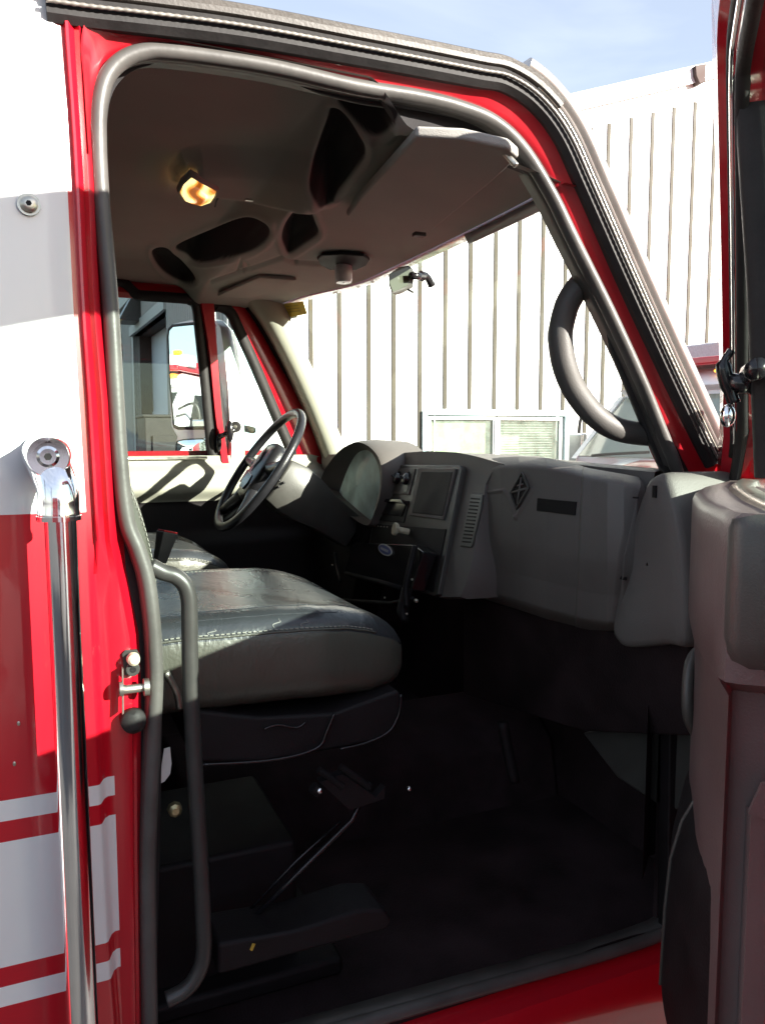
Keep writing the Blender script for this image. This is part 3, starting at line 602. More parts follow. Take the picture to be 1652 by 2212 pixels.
# column shroud with screws
b = MB(); cd_ = -wn
def SR(w, h, k, dz=0): return [WC+cd_*k+wl*(w*x)+wu*(h*y+dz) for x, y in ((-.8, 1), (.8, 1), (1, .6), (1, -.6), (.8, -1), (-.8, -1), (-1, -.6), (-1, .6))]
b.loft([SR(.055, .055, .045), SR(.085, .08, .06), SR(.095, .09, .12), SR(.085, .085, .19), SR(.075, .07, .26), SR(.06, .06, .40)], True, True)
cs = b.build('steering_column', 'panel', T, bevel=.006, label='grey steering column shroud')
for u, v in ((603, 1038), (612, 1043), (601, 1052)):
    p = PY(u, v, WC.y-.094); MB().cyl(p+V(0, .004, 0), p+V(0, -.003, 0), .0045, 10).build('screw', 'darkgloss', cs, smooth=True)
b = MB(); b.tube(cr([WC+cd_*.10+wl*.08, WC+cd_*.10+wl*.16+wu*.02, WC+cd_*.09+wl*.24+wu*.03], 5), .009, 10); b.build('indicator_stalk', 'dark', cs, smooth=True)

# ------------------------------------------------------------------ dashboard
DB = MB()
# pad behind the faces, from passenger side to driver side
def pad(Y): return .02*math.exp(-((Y-1.43)/.28)**2)
r1 = []; 
for Y in np.linspace(.03, 1.88, 50):
    zt = EYE-.075+.02*math.exp(-((Y-.35)/.3)**2)+.02*math.exp(-((Y-.85)/.22)**2)+.012*math.exp(-((Y-1.43)/.3)**2)
    xb = BC(Y)-.01; xf = 1.06+.06*math.exp(-((Y-.0)/.15)**2)+.05*math.exp(-((Y-1.43)/.3)**2)
    r1.append([V(xb, Y, EYE-.125), V(lerp(xf, xb, .8), Y, EYE-.112), V(lerp(xf, xb, .45), Y, zt-.012), V(lerp(xf, xb, .15), Y, zt), V(xf, Y, zt-.004), V(xf-.004, Y, zt-.03), V(xf+.05, Y, EYE-.45)])
DB.loft(r1)
DASH = DB.build('dashboard', 'plastic', T, smooth=True, auto=60, label='grey moulded dashboard with gauge pod, radio stack and glove box')

def c4(pts): return [((780+x/1.703)*.8533, (1000+y/1.703)*.8533) for x, y in pts]
# gauge pod
go = cr([PX(u, v, 1.00) for u, v in c4([(60, 385), (66, 345), (90, 300), (140, 240), (200, 206), (250, 212), (295, 250), (318, 300), (322, 360), (312, 440), (285, 520), (262, 560), (210, 540), (130, 470), (90, 430)])], 5, True)
gi = cr([PX(u, v, 1.06) for u, v in c4([(128, 442), (140, 400), (170, 320), (205, 258), (240, 238), (270, 246), (295, 285), (308, 330), (308, 400), (292, 470), (272, 535), (240, 520), (190, 490), (150, 470), (135, 455)])], 5, True)
gc = sum(go, Vector())/len(go)
b = MB()
b.loft([gi, [lerp(p, q, .5) for p, q in zip(gi, go)], [lerp(p, q, .92) for p, q in zip(gi, go)], [q+V(-.004, 0, 0) for q in go], [gc+(q-gc)*1.035+V(.008, 0, 0) for q in go], [gc+(q-gc)*1.07+V(.06, 0, 0) for q in go], [gc+(q-gc)*1.10+V(.16, 0, -.01) for q in go]], True)
gp = b.build('gauge_pod', 'plastic', DASH, smooth=True, auto=60)
b = MB(); b.loft([gi, [sum(gi, Vector())/len(gi)+(p-sum(gi, Vector())/len(gi))*.02+V(-.01, 0, 0) for p in gi]], True); b.build('gauge_cover', 'dglass', DASH, smooth=True)
b = MB(); gic = sum(gi, Vector())/len(gi); b.loft([[p+V(.05, 0, 0) for p in gi], [gic+V(.05, 0, 0)+(p-gic)*.02 for p in gi]], True)
for (yy_, zz_, rr) in ((-.12, .02, .05), (.02, .03, .06), (.14, .0, .045), (-.04, -.07, .03)):
    c_ = gic+V(.046, yy_, zz_); b.tube([c_+V(rr*0, rr*math.cos(a), rr*math.sin(a)) for a in [2*math.pi*k/24 for k in range(24)]], .003, 6, True, mi=1); b.plate([c_+V(-.002, 0, 0), c_+V(-.002, rr*.8, rr*.2), c_+V(-.002, rr*.78, rr*.28)], (-.002, 0, 0), mi=2)
b.build('gauges', ['dark', 'steel', 'paper'], DASH)
# outer air vent at the driver end
b = MB(); P = [PX(u, v, 1.08) for u, v in c4([(0, 300), (5, 286), (78, 292), (86, 302), (60, 350), (52, 378), (0, 372)])]; b.plate(P, (.08, 0, 0)); ve = b.build('air_vent', 'plastic', DASH, bevel=.006)
b = MB()
for k in range(6): b.plate([PX(u, v, 1.078) for u, v in c4([(12+k*7, 312), (15+k*7, 312), (13+k*7, 345), (10+k*7, 345)])], (.004, 0, 0))
b.build('vent_slats', 'dark', DASH)
# dark knee panel under the column and lower dash sheets
b = MB(); P = [PX(u, v, 1.02) for u, v in ((640, 1060), (700, 1060), (740, 1100), (800, 1140), (770, 1250), (740, 1400), (560, 1400), (560, 1150))]; b.plate(P, (.12, 0, 0)); b.build('knee_panel', 'dark', DASH, bevel=.01)

# centre stack
Pst = PX(995, 1005, 1.0); Nst = V(-.965, .12, .23).normalized()
def ST(u, v, k=0): return PN(u, v, Pst, Nst)+Nst*k
def S4(pts, k=0): return [ST(u, v, k) for u, v in c4(pts)]
# hump behind the stack
hump = c4([(318, 315), (345, 275), (400, 245), (500, 237), (620, 243), (700, 258), (760, 275), (822, 292), (770, 330), (745, 380), (724, 500), (704, 600), (690, 700), (668, 790), (636, 866), (545, 868), (360, 815), (240, 770), (270, 560)])
b = MB(); P = [ST(u, v, -.012) for u, v in hump]; cN = V(.25, 0, -.012); pc_ = sum(P, Vector())/len(P)
b.loft([[pc_+(p-pc_)*.02 for p in P], [pc_+(p-pc_)*.975+Nst*.0 for p in P], P, [pc_+(p-pc_)*1.01-Nst*.02 for p in P], [p+cN for p in P]], True); b.build('stack_housing', 'plastic', DASH, smooth=True, auto=35)
bez = [(340, 300), (655, 303), (665, 320), (560, 860), (545, 868), (240, 775), (270, 600), (300, 480), (325, 318)]
b = MB(); b.plate(S4(bez, -.014), Nst*.016); STK = b.build('centre_stack', 'panel', DASH, bevel=.004)
def pl(name, pts, k, th, mt, parent=DASH, bev=.0015, mi=None, **kw):
    b = MB(); b.plate(S4(pts, k), Nst*th); return b.build(name, mt, parent, bevel=bev, **kw)
pl('climate_panel', [(350, 316), (468, 320), (440, 432), (322, 424)], .002, .004, 'plastic')
pl('climate_recess', [(362, 330), (455, 333), (432, 420), (338, 414)], .0062, .0006, 'panel', bev=0)
for (x, y) in ((358, 362), (397, 362), (436, 365)):
    c_ = S4([(x, y)], .006)[0]; b = MB(); b.tube([c_, c_+Nst*.014, c_+Nst*.016], [.019, .0165, .012], 18); b.tube([c_+Nst*.013-V(0, .012, .006), c_+Nst*.018+V(0, .010, .006)], .0035, 8)
    b.build('control_knob', 'darkgloss', DASH, smooth=True, auto=50)
for (x, y) in ((358, 362), (397, 362), (436, 365)):
    b = MB(); c_ = S4([(x, y)], .0072)[0]; tY = Nst.cross(V(0, 0, 1)).normalized(); tZ = tY.cross(Nst)
    b.tube([c_+tY*(.021*math.cos(a))+tZ*(.021*math.sin(a)) for a in [rad(20+k*14) for k in range(11)]], .0028, 6)
    b.build('dial_scale', 'dark', DASH, smooth=True)
pl('radio', [(312, 448), (440, 458), (418, 552), (298, 540)], .002, .003, 'dark')
pl('radio_face', [(322, 462), (430, 470), (412, 525), (310, 515)], .005, .003, 'darkgloss')
pl('radio_bracket', [(318, 478), (352, 452), (425, 455), (436, 476), (395, 466), (350, 466)], .008, .012, 'darkgloss')
pl('screen_frame', [(485, 318), (645, 320), (590, 540), (444, 520)], .002, .006, 'plastic')
pl('blank_screen', [(500, 333), (634, 335), (592, 524), (460, 510)], .0065, .003, 'dark')
pl('lower_switch_panel', [(288, 556), (600, 580), (545, 850), (250, 765)], .002, .003, 'dark')
for k in range(5): c_ = S4([(296+k*13, 566+k*1.2)], .006)[0]; MB().ball(c_, .0028, 1, 1, .8).build('indicator_button', 'steel', DASH, smooth=True)
# cream push-pull knob
b = MB(); c_ = ST(888, 1150, .006); q = c_+Nst*.055+V(0, .012, .0)
b.tube([c_, lerp(c_, q, .55), lerp(c_, q, .62)], [.009, .009, .012], 12); tY = Nst.cross(V(0, 0, 1)).normalized(); tZ = tY.cross(Nst)
P = [lerp(c_, q, .62)+tY*(x*.019)+tZ*(y*.019) for x, y in ((-1, .25), (-.7, .75), (.15, 1.0), (.85, .6), (1, -.1), (.55, -.85), (-.2, -1), (-.85, -.55))]; b.plate(P, Nst*.012)
b.build('brake_knob', 'knob', DASH, bevel=.003, label='cream coloured brake knob')
# radio bracket tray with oval badge and its struts
pt = [(790, 1185), (800, 1178), (932, 1184), (952, 1200), (925, 1282), (900, 1276), (775, 1240)]
b = MB(); P = [ST(u, v, .05) for u, v in pt]; b.plate(P, -Nst*.04); TR = b.build('equipment_tray', 'darkgloss', T, bevel=.004, label='glossy black equipment bracket with oval badge')
def oval(c_, a, bb, k, n=28): return [c_+tY*(a*math.cos(t))+tZ*(bb*math.sin(t))+Nst*k for t in [2*math.pi*i/n for i in range(n)]]
c_ = ST(868, 1195, .052); b = MB(); b.plate(oval(c_, .068, .0155, 0), Nst*.002); b.plate(oval(c_, .060, .0118, .0015), Nst*.0015, mi=1)
for k in range(7): p = c_+tY*(-.036+k*.011)+Nst*.0035; b.plate([p-tZ*.0035, p+tY*.005-tZ*.0035, p+tY*.006+tZ*.0035, p+tY*.001+tZ*.0035], Nst*.0006, mi=2)
b.build('oval_badge', ['paper', 'blueink', 'paper'], TR)
b = MB(); b.tube(cr([ST(942, 1190, .06), ST(938, 1240, .07), ST(930, 1280, .07), ST(925, 1320, .06)], 4), .008, 10); b.tube(cr([ST(758, 1200, .06), ST(757, 1230, .05), ST(765, 1262, .05)], 4), .006, 10)
b.tube([ST(780, 1245, .055), ST(850, 1262, .055), ST(905, 1278, .055)], .007, 10); b.tube([ST(700, 1300, .1), ST(880, 1310, .05), ST(930, 1300, .05)], .006, 8)
b.tube([ST(925, 1280, .06), ST(915, 1330, .06), ST(920, 1350, .06)], [.014, .016, .010], 12)
b.build('bracket_arm', 'dark', TR, smooth=True)
for u, v, r in ((953, 1308, .0055), (932, 1336, .0035), (757, 1228, .003), (880, 1300, .003), (937, 1240, .0035), (943, 1262, .003)): MB().ball(ST(u, v, .068), r, 1, 1, 1).build('bolt_head', 'steel', TR, smooth=True)

# glove-box fascia: a modelled relief surface
us = [1008, 1028, 1050, 1080, 1120, 1180, 1240, 1262, 1285, 1320, 1355, 1385, 1402]
tops = [1010, 1000, 992, 988, 986, 989, 1001, 1008, 1014, 1020, 1026, 1032, 1038]
bots = [1275, 1284, 1295, 1305, 1317, 1337, 1352, 1358, 1362, 1366, 1368, 1368, 1366]
Xs = [1.10, 1.035, 1.0, .985, .98, .982, .992, .998, 1.005, 1.012, 1.03, 1.06, 1.12]
nu, nv = 230, 190
def itp(q, a): return np.interp(q, us, a)
PTS = []; UU2 = np.zeros((nu, nv)); VV2 = UU2.copy()
for i in range(nu):
    u = lerp(us[0], us[-1], i/(nu-1)); row = []
    for j in range(nv):
        t = j/(nv-1); v = lerp(itp(u, tops), itp(u, bots), t)
        X = itp(u, Xs)+.045*(max(0, .08-t)/.08)**2-.012*math.sin(math.pi*min(1, t*1.3))+.035*max(0, (t-.55)/.45)**1.5+.05*(max(0, t-.93)/.07)**2
        row.append(PX(u-(t)*(.0)-t*.10*(u-1008)*.0, v, X)); UU2[i, j] = u; VV2[i, j] = v
    PTS.append(row)
def line_d(pts, U, Vv):
    d = np.full(U.shape, 1e9)
    for (ax, ay), (bx, by) in zip(pts[:-1], pts[1:]):
        ex, ey = bx-ax, by-ay; t = np.clip(((U-ax)*ex+(Vv-ay)*ey)/(ex*ex+ey*ey), 0, 1); d = np.minimum(d, np.hypot(U-ax-t*ex, Vv-ay-t*ey))
    return d
rel = np.zeros((nu, nv))
emb = c4([(930, 333), (960, 400), (905, 498), (876, 425)]); emo = c4([(932, 322), (966, 400), (895, 540), (848, 425), (865, 415)])
rel += -.0045*sst(2, -3, sdf(emo, UU2, VV2))*0
# raised lower region of the lid, stepping round the diamond
lid = [(1000, 1060)]+c4([(765, 418), (845, 412), (862, 440), (893, 530), (960, 460), (975, 420)])
dl_ = line_d(c4([(755, 422), (840, 412), (856, 428), (894, 530)]), UU2, VV2); rel += .004*np.exp(-(dl_/3.2)**2)
dl2 = line_d(c4([(894, 530), (966, 408)]), UU2, VV2); rel += .003*np.exp(-(dl2/3)**2)
dl3 = line_d([(1385, 1040), (1372, 1100), (1350, 1200), (1340, 1290), (1330, 1370)], UU2, VV2); rel -= .010*np.exp(-(dl3/4)**2)
stp = sst(-6, 8, UU2-(1262-(VV2-1010)*.05)); rel += .010*stp
dl4 = line_d(c4([(710, 640), (690, 690), (700, 850)]), UU2, VV2); rel -= .0*dl4
b = MB(); b.v = [PTS[i][j]+V(-1, 0, .2).normalized()*float(rel[i, j]) for i in range(nu) for j in range(nv)]
b.f = [(i*nv+j, i*nv+j+1, (i+1)*nv+j+1, (i+1)*nv+j) for i in range(nu-1) for j in range(nv-1)]; b.m = [0]*len(b.f)
gb = b.build('glove_box', 'plastic', DASH, smooth=True)
def GP(u, v, k=0):
    t = (v-itp(u, tops))/(itp(u, bots)-itp(u, tops)); X = itp(u, Xs)-.012*math.sin(math.pi*min(1, t*1.3))+.035*max(0, (t-.55)/.45)**1.5; return PX(u, v, X)+V(-1, 0, .2).normalized()*(k)
b = MB(); b.plate([GP(u, v, .004) for u, v in c4([(992, 446), (1158, 462), (1152, 520), (989, 500)])], (.008, 0, 0)); b.build('black_label', 'dark', DASH, bevel=.001)
ei = [GP(u, v, .0055) for u, v in emb]; ec = sum(ei, Vector())/4; ei = [ec+(p-ec)*.93 for p in ei]
b = MB(); b.tube([lerp(ei[k], ei[(k+1) % 4], t) for k in range(4) for t in (0, .33, .66)], .0028, 8, True); de = b.build('diamond_emblem', 'panel', DASH, smooth=True)
b = MB(); P = [ec+(p-ec)*.90+V(.001, 0, 0) for p in ei]; b.plate(P, (.003, 0, 0)); b.build('emblem_field', 'dark', de)
b = MB(); b.tube([lerp(ei[0], ec, .25), lerp(ei[2], ec, .25)], .0022, 8); b.tube([lerp(ei[3], ec, .2), lerp(ei[1], ec, .2)], .0028, 8); b.tube([lerp(lerp(ei[3], ei[0], .5), ec, .35), lerp(lerp(ei[0], ei[1], .5), ec, .35)], .0018, 8); b.build('emblem_cross', 'plastic', de, smooth=True)
b = MB(); b.box(PX(783+0, 0, 1) if 0 else GP(1347, 1249, .004), (.004, .022, .006)); b.build('lid_catch', 'dark', DASH)
# side vent between stack and glove box
b = MB(); P = S4([(690, 418), (738, 425), (731, 480), (695, 640), (688, 655), (640, 650), (642, 630)], -.014); b.plate(P, Nst*.006); b.build('air_vent', 'panel', DASH, bevel=.003)
b = MB()
for k in range(13):
    y = 440+k*15.5; x0 = 684-k*3.1; b.plate(S4([(x0+6, y), (x0+42, y+3), (x0+41, y+9), (x0+5, y+6)], -.0085), Nst*.002)
b.build('vent_slats', 'dark', DASH)
# end cap of the dash beside the door
ec_o = [(1402, 1046), (1420, 1024), (1440, 1022), (1452, 1040), (1470, 1110), (1486, 1210), (1488, 1385), (1440, 1393), (1360, 1400), (1338, 1388), (1328, 1360), (1345, 1270), (1372, 1140)]
b = MB(); P = [PX(u, v, 1.045+.0*v) for u, v in ec_o]; cE = sum(P, Vector())/len(P)
b.loft([[cE+(p-cE)*k+V(dx_, 0, 0) for p in cr(P, 3, True)] for k, dx_ in ((.02, -.013), (.6, -.013), (.90, -.011), (.965, -.006), (.99, .003), (1.0, .018), (1.0, .2))], True)
b.build('dash_end_cap', 'plastic', DASH, smooth=True, auto=60)
MB().box(PX(1413, 1062, 1.03), (.004, .008, .022)).build('trim_slot', 'dark', DASH); MB().box(PX(1372, 1075, 1.02), (.004, .012, .003)).build('trim_slot', 'dark', DASH)
# lower dash panels
b = MB(); P = [(PX(1000, 1285, 1.10)), PX(1250, 1352, 1.08), PX(1485, 1395, 1.06), PX(1492, 1590, 1.15), PX(1260, 1580, 1.16), PX(1000, 1500, 1.18)]
b.plate(P, (.03, 0, 0)); b.build('lower_dash_panel', 'carpet', DASH, bevel=.006)
b = MB(); b.loft([[V(1.12, .03, EYE-.46), V(1.12, .03, EYE-.92)], [V(1.20, .10, EYE-.48), V(1.20, .10, EYE-.92)], [V(1.42, .12, EYE-.48), V(1.42, .12, EYE-.92)]]); b.build('kick_panel', 'dark', T)
b = MB(); P = [PX(u, v, 1.19) for u, v in ((1255, 1583), (1300, 1575), (1492, 1578), (1495, 1760), (1420, 1740), (1330, 1680))]; b.plate(P, (.02, 0, 0)); b.build('heater_cover', 'panel', T, bevel=.008)
b = MB(); b.tube(cr([PD(1085, 1560, 1.95), PD(1100, 1640, 1.95), PD(1112, 1690, 1.95)], 4), .014, 10); b.build('foot_post', 'dark', T, smooth=True)
# ------------------------------------------------------------------ seats
def cushion(x0, x1, y0, y1, zt, zb, parent, name, mats, nosedrop=.05, wr=.0):
    """upholstered seat base: crowned top, rolled nose, piped side seam"""
    NX, NA = 56, 64; rows = []
    for i in range(NX+1):
        t = i/NX; x = lerp(x0, x1, t); row = []
        nose = max(0, (t-.72)/.28); k = (1-nose**2.6)**.5 if nose < 1 else 0
        back = max(0, (.12-t)/.12); k *= (1-back**2.5)**.5 if back < 1 else 0
        k = max(k, .02)
        hz_ = (zt-zb)/2; cz = (zt+zb)/2+.012*math.sin(math.pi*t)-nosedrop*nose**1.6*.6+.012*(1-t)
        for j in range(NA):
            a = 2*math.pi*j/NA; ca, sa = math.cos(a), math.sin(a)
            py = abs(ca)**.30*(1 if ca > 0 else -1); pz = abs(sa)**.62*(1 if sa > 0 else -1)
            side = 1-.18*nose
            y = (y0+y1)/2+(y1-y0)/2*py*(side if True else 1)*(1-.35*(1-k)**2)
            z = cz+hz_*pz*(k**.8)
            if sa > 0:                              # bolsters and sunk centre
                z += -.018*math.exp(-(ca/.45)**2)*k+.006*math.sin(7*ca)*0
            z += .002*mn.noise(Vector((x*9, y*9, z*9)))+.0012*mn.noise(Vector((x*30, y*30, z*22)))
            row.append(V(x, y, z))
        rows.append(row)
    return rows
def seatpart(rows, name, parent, lab=None):
    b = MB(); b.loft(rows, True, True)
    n = len(rows[0]); NX = len(rows)-1
    # darker vinyl on the crown
    b.m = []
    for i in range(NX):
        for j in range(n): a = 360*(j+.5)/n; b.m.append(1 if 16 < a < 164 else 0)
    b.m += [0, 0]
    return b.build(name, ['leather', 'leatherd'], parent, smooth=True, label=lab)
CU1 = cushion(-.05, .672, .145, .72, EYE-.318, EYE-.515, T, 'x', None)
# surface line helpers on the cushion
def cl(rows, j, k, i0=3, i1=None, out=.0015):
    P = []
    i1 = len(rows)-4 if i1 is None else (i1 if i1 > 0 else len(rows)+i1)
    for i in range(i0, i1): r = rows[i]; c_ = sum(r, Vector())/len(r); p = lerp(r[j % len(r)], r[(j+1) % len(r)], k); P.append(p+(p-c_).normalized()*out)
    return P
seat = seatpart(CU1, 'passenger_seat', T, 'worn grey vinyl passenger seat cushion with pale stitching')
def stitches(path, r=.0011, L1=.006, gap=.0035, b=None):
    b = b or MB(); i = 0; d = 0; pts = [path[0]]
    tot = [0]
    for k in range(1, len(path)): tot.append(tot[-1]+(path[k]-path[k-1]).length)
    def at_(s): j = min(max(bisect.bisect(tot, s)-1, 0), len(path)-2); return lerp(path[j], path[j+1], (s-tot[j])/max(tot[j+1]-tot[j], 1e-9))
    s = 0
    while s+L1 < tot[-1]: b.tube([at_(s), at_(s+L1)], r, 5); s += L1+gap
    return b
side = cr(cl(CU1, 36, .5, 4, -4, .0015), 3)
# near side is at angle 180deg (-Y): seams at j for a ~ 158deg (upper roll)
n_ = 64
upper = cr(cl(CU1, 28, .35, 5, -7, .001), 3)
b = MB().tube(upper, .0022, 6); b.build('piping', 'leather', seat, smooth=True)
stitches([p+V(0, 0, .0045) for p in upper]).build('stitching', 'thread', seat)
s2 = cr(cl(CU1, 20, .5, 4, -8, .0006), 3); s3 = cr(cl(CU1, 12, .5, 4, -8, .0006), 3)
for q in (s2, s3): stitches(q, .0008).build('stitching', 'thread', seat)
b = MB(); b.tube(s2, .0009, 5); b.tube(cl(CU1, 24, .0, 20, 44, .0002), .0008, 5); b.build('seam', 'leatherd', seat)
# scuffed cracks on the crown edge
for i0, j0, dj, col in ((24, 27, -1.6, 0), (33, 27, -2.9, 0), (37, 27, -2.2, 0)):
    P = []
    for k in range(7):
        t = k/6; r = CU1[int(i0+t*1.5)]; c_ = sum(r, Vector())/len(r); j = j0+dj*t+1; p = lerp(r[int(j)], r[int(j)+1], j-int(j)); P.append(p+(p-c_).normalized()*.0006+V(.0012*math.sin(k*2.1), 0, 0))
    MB().tube(cr(P, 3), [.0002+.0008*math.sin(math.pi*min(1, q/18)) for q in range(19)], 6).build('worn_crease', 'crease', seat)
# backrest of the passenger seat
def back(x0, y0, y1, z0, z1, lean, th):
    rows = []
    for i in range(31):
        t = i/30; z = lerp(z0, z1, t); row = []; k = max(.05, (1-abs(2*t-1)**7)**.5)
        for j in range(48):
            a = 2*math.pi*j/48; ca, sa = math.cos(a), math.sin(a); py = abs(ca)**.4*(1 if ca > 0 else -1); px = abs(sa)**.6*(1 if sa > 0 else -1)
            x = x0-lean*t**2.6*(z1-z0)+th/2*px*k+(.0 if sa < 0 else -.03*math.exp(-(ca/.5)**2)*k)-.10*float(sst(.25, 0, t))*0
            y = (y0+y1)/2+(y1-y0)/2*py*(1-.10*t)*(1-.1*(1-k)); row.append(V(x, y, z)+V(.003, .003, 0)*mn.noise(Vector((x*12, y*12, z*12))))
        rows.append(row)
    return rows
BK = back(.135, .225, .70, EYE-.36, EYE+.12, .40, .15)
bs = MB().loft(BK, True, True).build('seat_back', 'leather', T, smooth=True, label='passenger seat back with pale stitched edge')
b = stitches(cr([BK[i][19]+V(.001, -.002, 0) for i in range(2, 29)], 2)); b.build('stitching', 'thread', bs)
# driver seat
CU2 = cushion(-.05, .545, 1.14, 1.66, EYE-.335, EYE-.50, T, 'y', None)
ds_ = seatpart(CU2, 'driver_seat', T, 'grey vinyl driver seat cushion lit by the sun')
up2 = cr(cl(CU2, 28, .5, 5, -7, .001), 3); MB().tube(up2, .0022, 6).build('piping', 'leather', ds_, smooth=True); stitches([p+V(0, 0, .005) for p in up2]).build('stitching', 'thread', ds_)
BK2 = back(.06, 1.2, 1.62, EYE-.36, EYE+.2, .25, .13); MB().loft(BK2, True, True).build('seat_back', 'leather', T, smooth=True, label='driver seat back')
# belt buckle standing beside the driver seat
b = MB(); p0 = PY(345, 1215, .84); p1 = PY(362, 1150, .84); ax = (p1-p0).normalized(); sdv = V(.35, -.9, 0).normalized(); ot = ax.cross(sdv)
def bk(c_, w, h): return [c_+sdv*(w*x)+ot*(h*y) for x, y in ((-1, -1), (1, -1), (1, 1), (-1, 1))]
b.loft([bk(p0, .012, .014), bk(lerp(p0, p1, .5), .015, .017), bk(p1, .018, .022)], True, True); bc = b.build('belt_buckle', 'panel', T, bevel=.003)
MB().plate(bk(p1+ax*.0005, .016, .019), ax*.004).build('release_button', 'buckle', bc, bevel=.001)
# seat base: skirt with pressed pocket and handle outlines, pedestal, slide
b = MB(); sk = [(395, 1530), (560, 1548), (720, 1540), (860, 1490), (872, 1510), (866, 1560), (820, 1600), (735, 1618), (560, 1648), (420, 1650), (400, 1600)]
P = poly(sk, lambda u, v: PY(u, v, .165)); b.plate(P, (0, .5, 0)); sb = b.build('seat_skirt', 'dark', T, bevel=.008)
b = MB(); b.tube(cr(poly([(430, 1652), (560, 1645), (640, 1632), (690, 1612), (706, 1580), (722, 1542)], lambda u, v: PY(u, v, .16)), 5), .0028, 8)
b.tube(cr(poly([(735, 1618), (790, 1605), (840, 1580), (862, 1540), (866, 1500)], lambda u, v: PY(u, v, .16)), 5), .0026, 8)
b.tube(cr(poly([(570, 1575), (600, 1566), (640, 1572), (660, 1560)], lambda u, v: PY(u, v, .16)), 5), .002, 8); b.build('skirt_edge', 'darkgloss', sb, smooth=True)
b = MB(); b.box((.28, .44, FZ+.14), (.34, .34, .28)); b.box((.28, .44, FZ+.02), (.5, .44, .04)); ped = b.build('seat_pedestal', 'dark', T, bevel=.012)
b = MB(); b.tube(cr([PY(358, 1452, .10), PY(372, 1475, .10), PY(384, 1502, .10), PY(388, 1530, .10)], 4), .006, 10); b.build('recline_lever', 'steel', T, smooth=True)
b = MB(); P = [PY(u, v, .12) for u, v in ((690, 1690), (740, 1672), (812, 1722), (832, 1700), (830, 1726), (756, 1750))]; b.plate(P, (0, .02, 0))
b.tube([PY(688, 1662, .118), PY(742, 1700, .118)], .006, 8); b.tube([PY(735, 1655, .118), PY(798, 1700, .118)], .006, 8); b.tube([PY(675, 1700, .11), PY(690, 1712, .11)], .010, 10)
b.build('slide_bracket', 'dark', T, smooth=True, auto=40)
for p in (PY(690, 1708, .10), PY(883, 1704, .25)): MB().ball(p, .006).build('slide_bolt', 'chrome', T, smooth=True)
b = MB(); b.tube([PY(545, 1985, .14), PY(660, 1870, .14), PY(760, 1772, .14), PY(800, 1690, .14)], .005, 8); b.tube([PY(530, 1975, .16), PY(640, 1860, .16), PY(735, 1775, .16)], .003, 8); b.build('brace_bar', 'darkgloss', T, smooth=True)
b = MB(); P = [PY(u, v, .07) for u, v in ((470, 2040), (640, 2010), (780, 1965), (830, 1965), (848, 1985), (836, 2010), (640, 2062), (470, 2110))]; b.plate(P, (0, .10, 0)); b.build('floor_locker', 'dark', T, bevel=.008)
b = MB(); c_ = PY(377, 1746, .06); b.tube([c_, c_+V(.0, -.010, .0), c_+V(0, -.014, 0)], [.012, .011, .006], 8); b.build('brass_bolt', mat('old_brass', (.42, .36, .2), .35, metal=.8, var=.3, vscale=90), T, smooth=True, auto=30)
b = MB(); P = [PY(u, v, .055) for u, v in ((355, 1618), (368, 1614), (371, 1650), (368, 1672), (356, 1688), (344, 1694), (350, 1650))]; b.plate(P, (0, .002, 0)); b.build('torn_sticker', 'paper', T)
b = MB(); P = [PY(u, v, .075) for u, v in ((541, 2040), (547, 2037), (543, 2062), (534, 2085), (526, 2086))]; b.plate(P, (0, .004, 0)); b.tube([PY(543, 2052, .07), PY(549, 2038, .07)], .003, 6, mi=1); b.build('zip_pull', ['paper', 'yellow'], T)

# ------------------------------------------------------------------ tubular guard beside the seat
gpth = cr(poly([(325, 1222), (352, 1236), (378, 1244), (398, 1262), (408, 1292), (410, 1350), (412, 1480), (420, 1640), (430, 1800), (438, 1950), (440, 2060), (424, 2110), (398, 2140), (360, 2160)], lambda u, v: PY(u, v, .035)), 6)
MB().tube(gpth, .0128, 18).build('seat_guard_tube', 'tube', T, smooth=True, label='grey bent tube guard beside the passenger seat')

# ------------------------------------------------------------------ door latch parts on the jamb
def c6(pts): return [((x/2.328)*.8533, (1000+y/2.328)*.8533) for x, y in pts]
b = MB(); P = [PY(u, v, .018) for u, v in c6([(718, 1520), (735, 1500), (805, 1495), (820, 1520), (818, 1590), (812, 1640), (735, 1648), (728, 1600)])]; b.plate(P, (0, -.006, 0))
c_ = PY(*c6([(785, 1553)])[0], .008); b.tube([c_, c_+V(0, -.010, 0), c_+V(0, -.014, .0)], [.010, .009, .005], 14, mi=1)
c_ = PY(*c6([(783, 1614)])[0], .010); b.tube([c_, c_+V(0, -.005, 0)], [.011, .010], 14); b.tube([c_+V(0, -.004, 0), c_+V(0, -.0055, 0)], .005, 10, mi=2)
lt = b.build('door_switch', ['tube', 'knob', 'dark'], T, bevel=.0015)
b = MB(); p = [PY(u, v, .012) for u, v in c6([(705, 1722), (740, 1722), (860, 1712)])]
b.tube([p[0]+V(0, -.01, 0), p[1]+V(0, -.012, 0), p[2]+V(0, -.008, 0)], [.009, .0065, .0065], 12); b.tube([p[0]+V(-.001, -.01, 0), p[0]+V(.004, -.01, 0)], .011, 14)
q = p[2]; b.tube([q+V(-.004, -.008, 0), q+V(.004, -.008, 0)], .013, 14); P = [PY(u, v, .012) for u, v in c6([(716, 1600), (724, 1600), (728, 1860), (718, 1870)])]; b.plate(P, (0, -.012, 0))
b.build('striker_pin', 'steel', T, smooth=True, auto=40)
b = MB(); c_ = PY(*c6([(785, 1912)])[0], .016); b.tube([c_, c_+V(0, -.012, 0), c_+V(0, -.016, 0), c_+V(0, -.012, 0)], [.019, .018, .014, .009], 20); b.build('rubber_bumper', 'rubber', T, smooth=True)

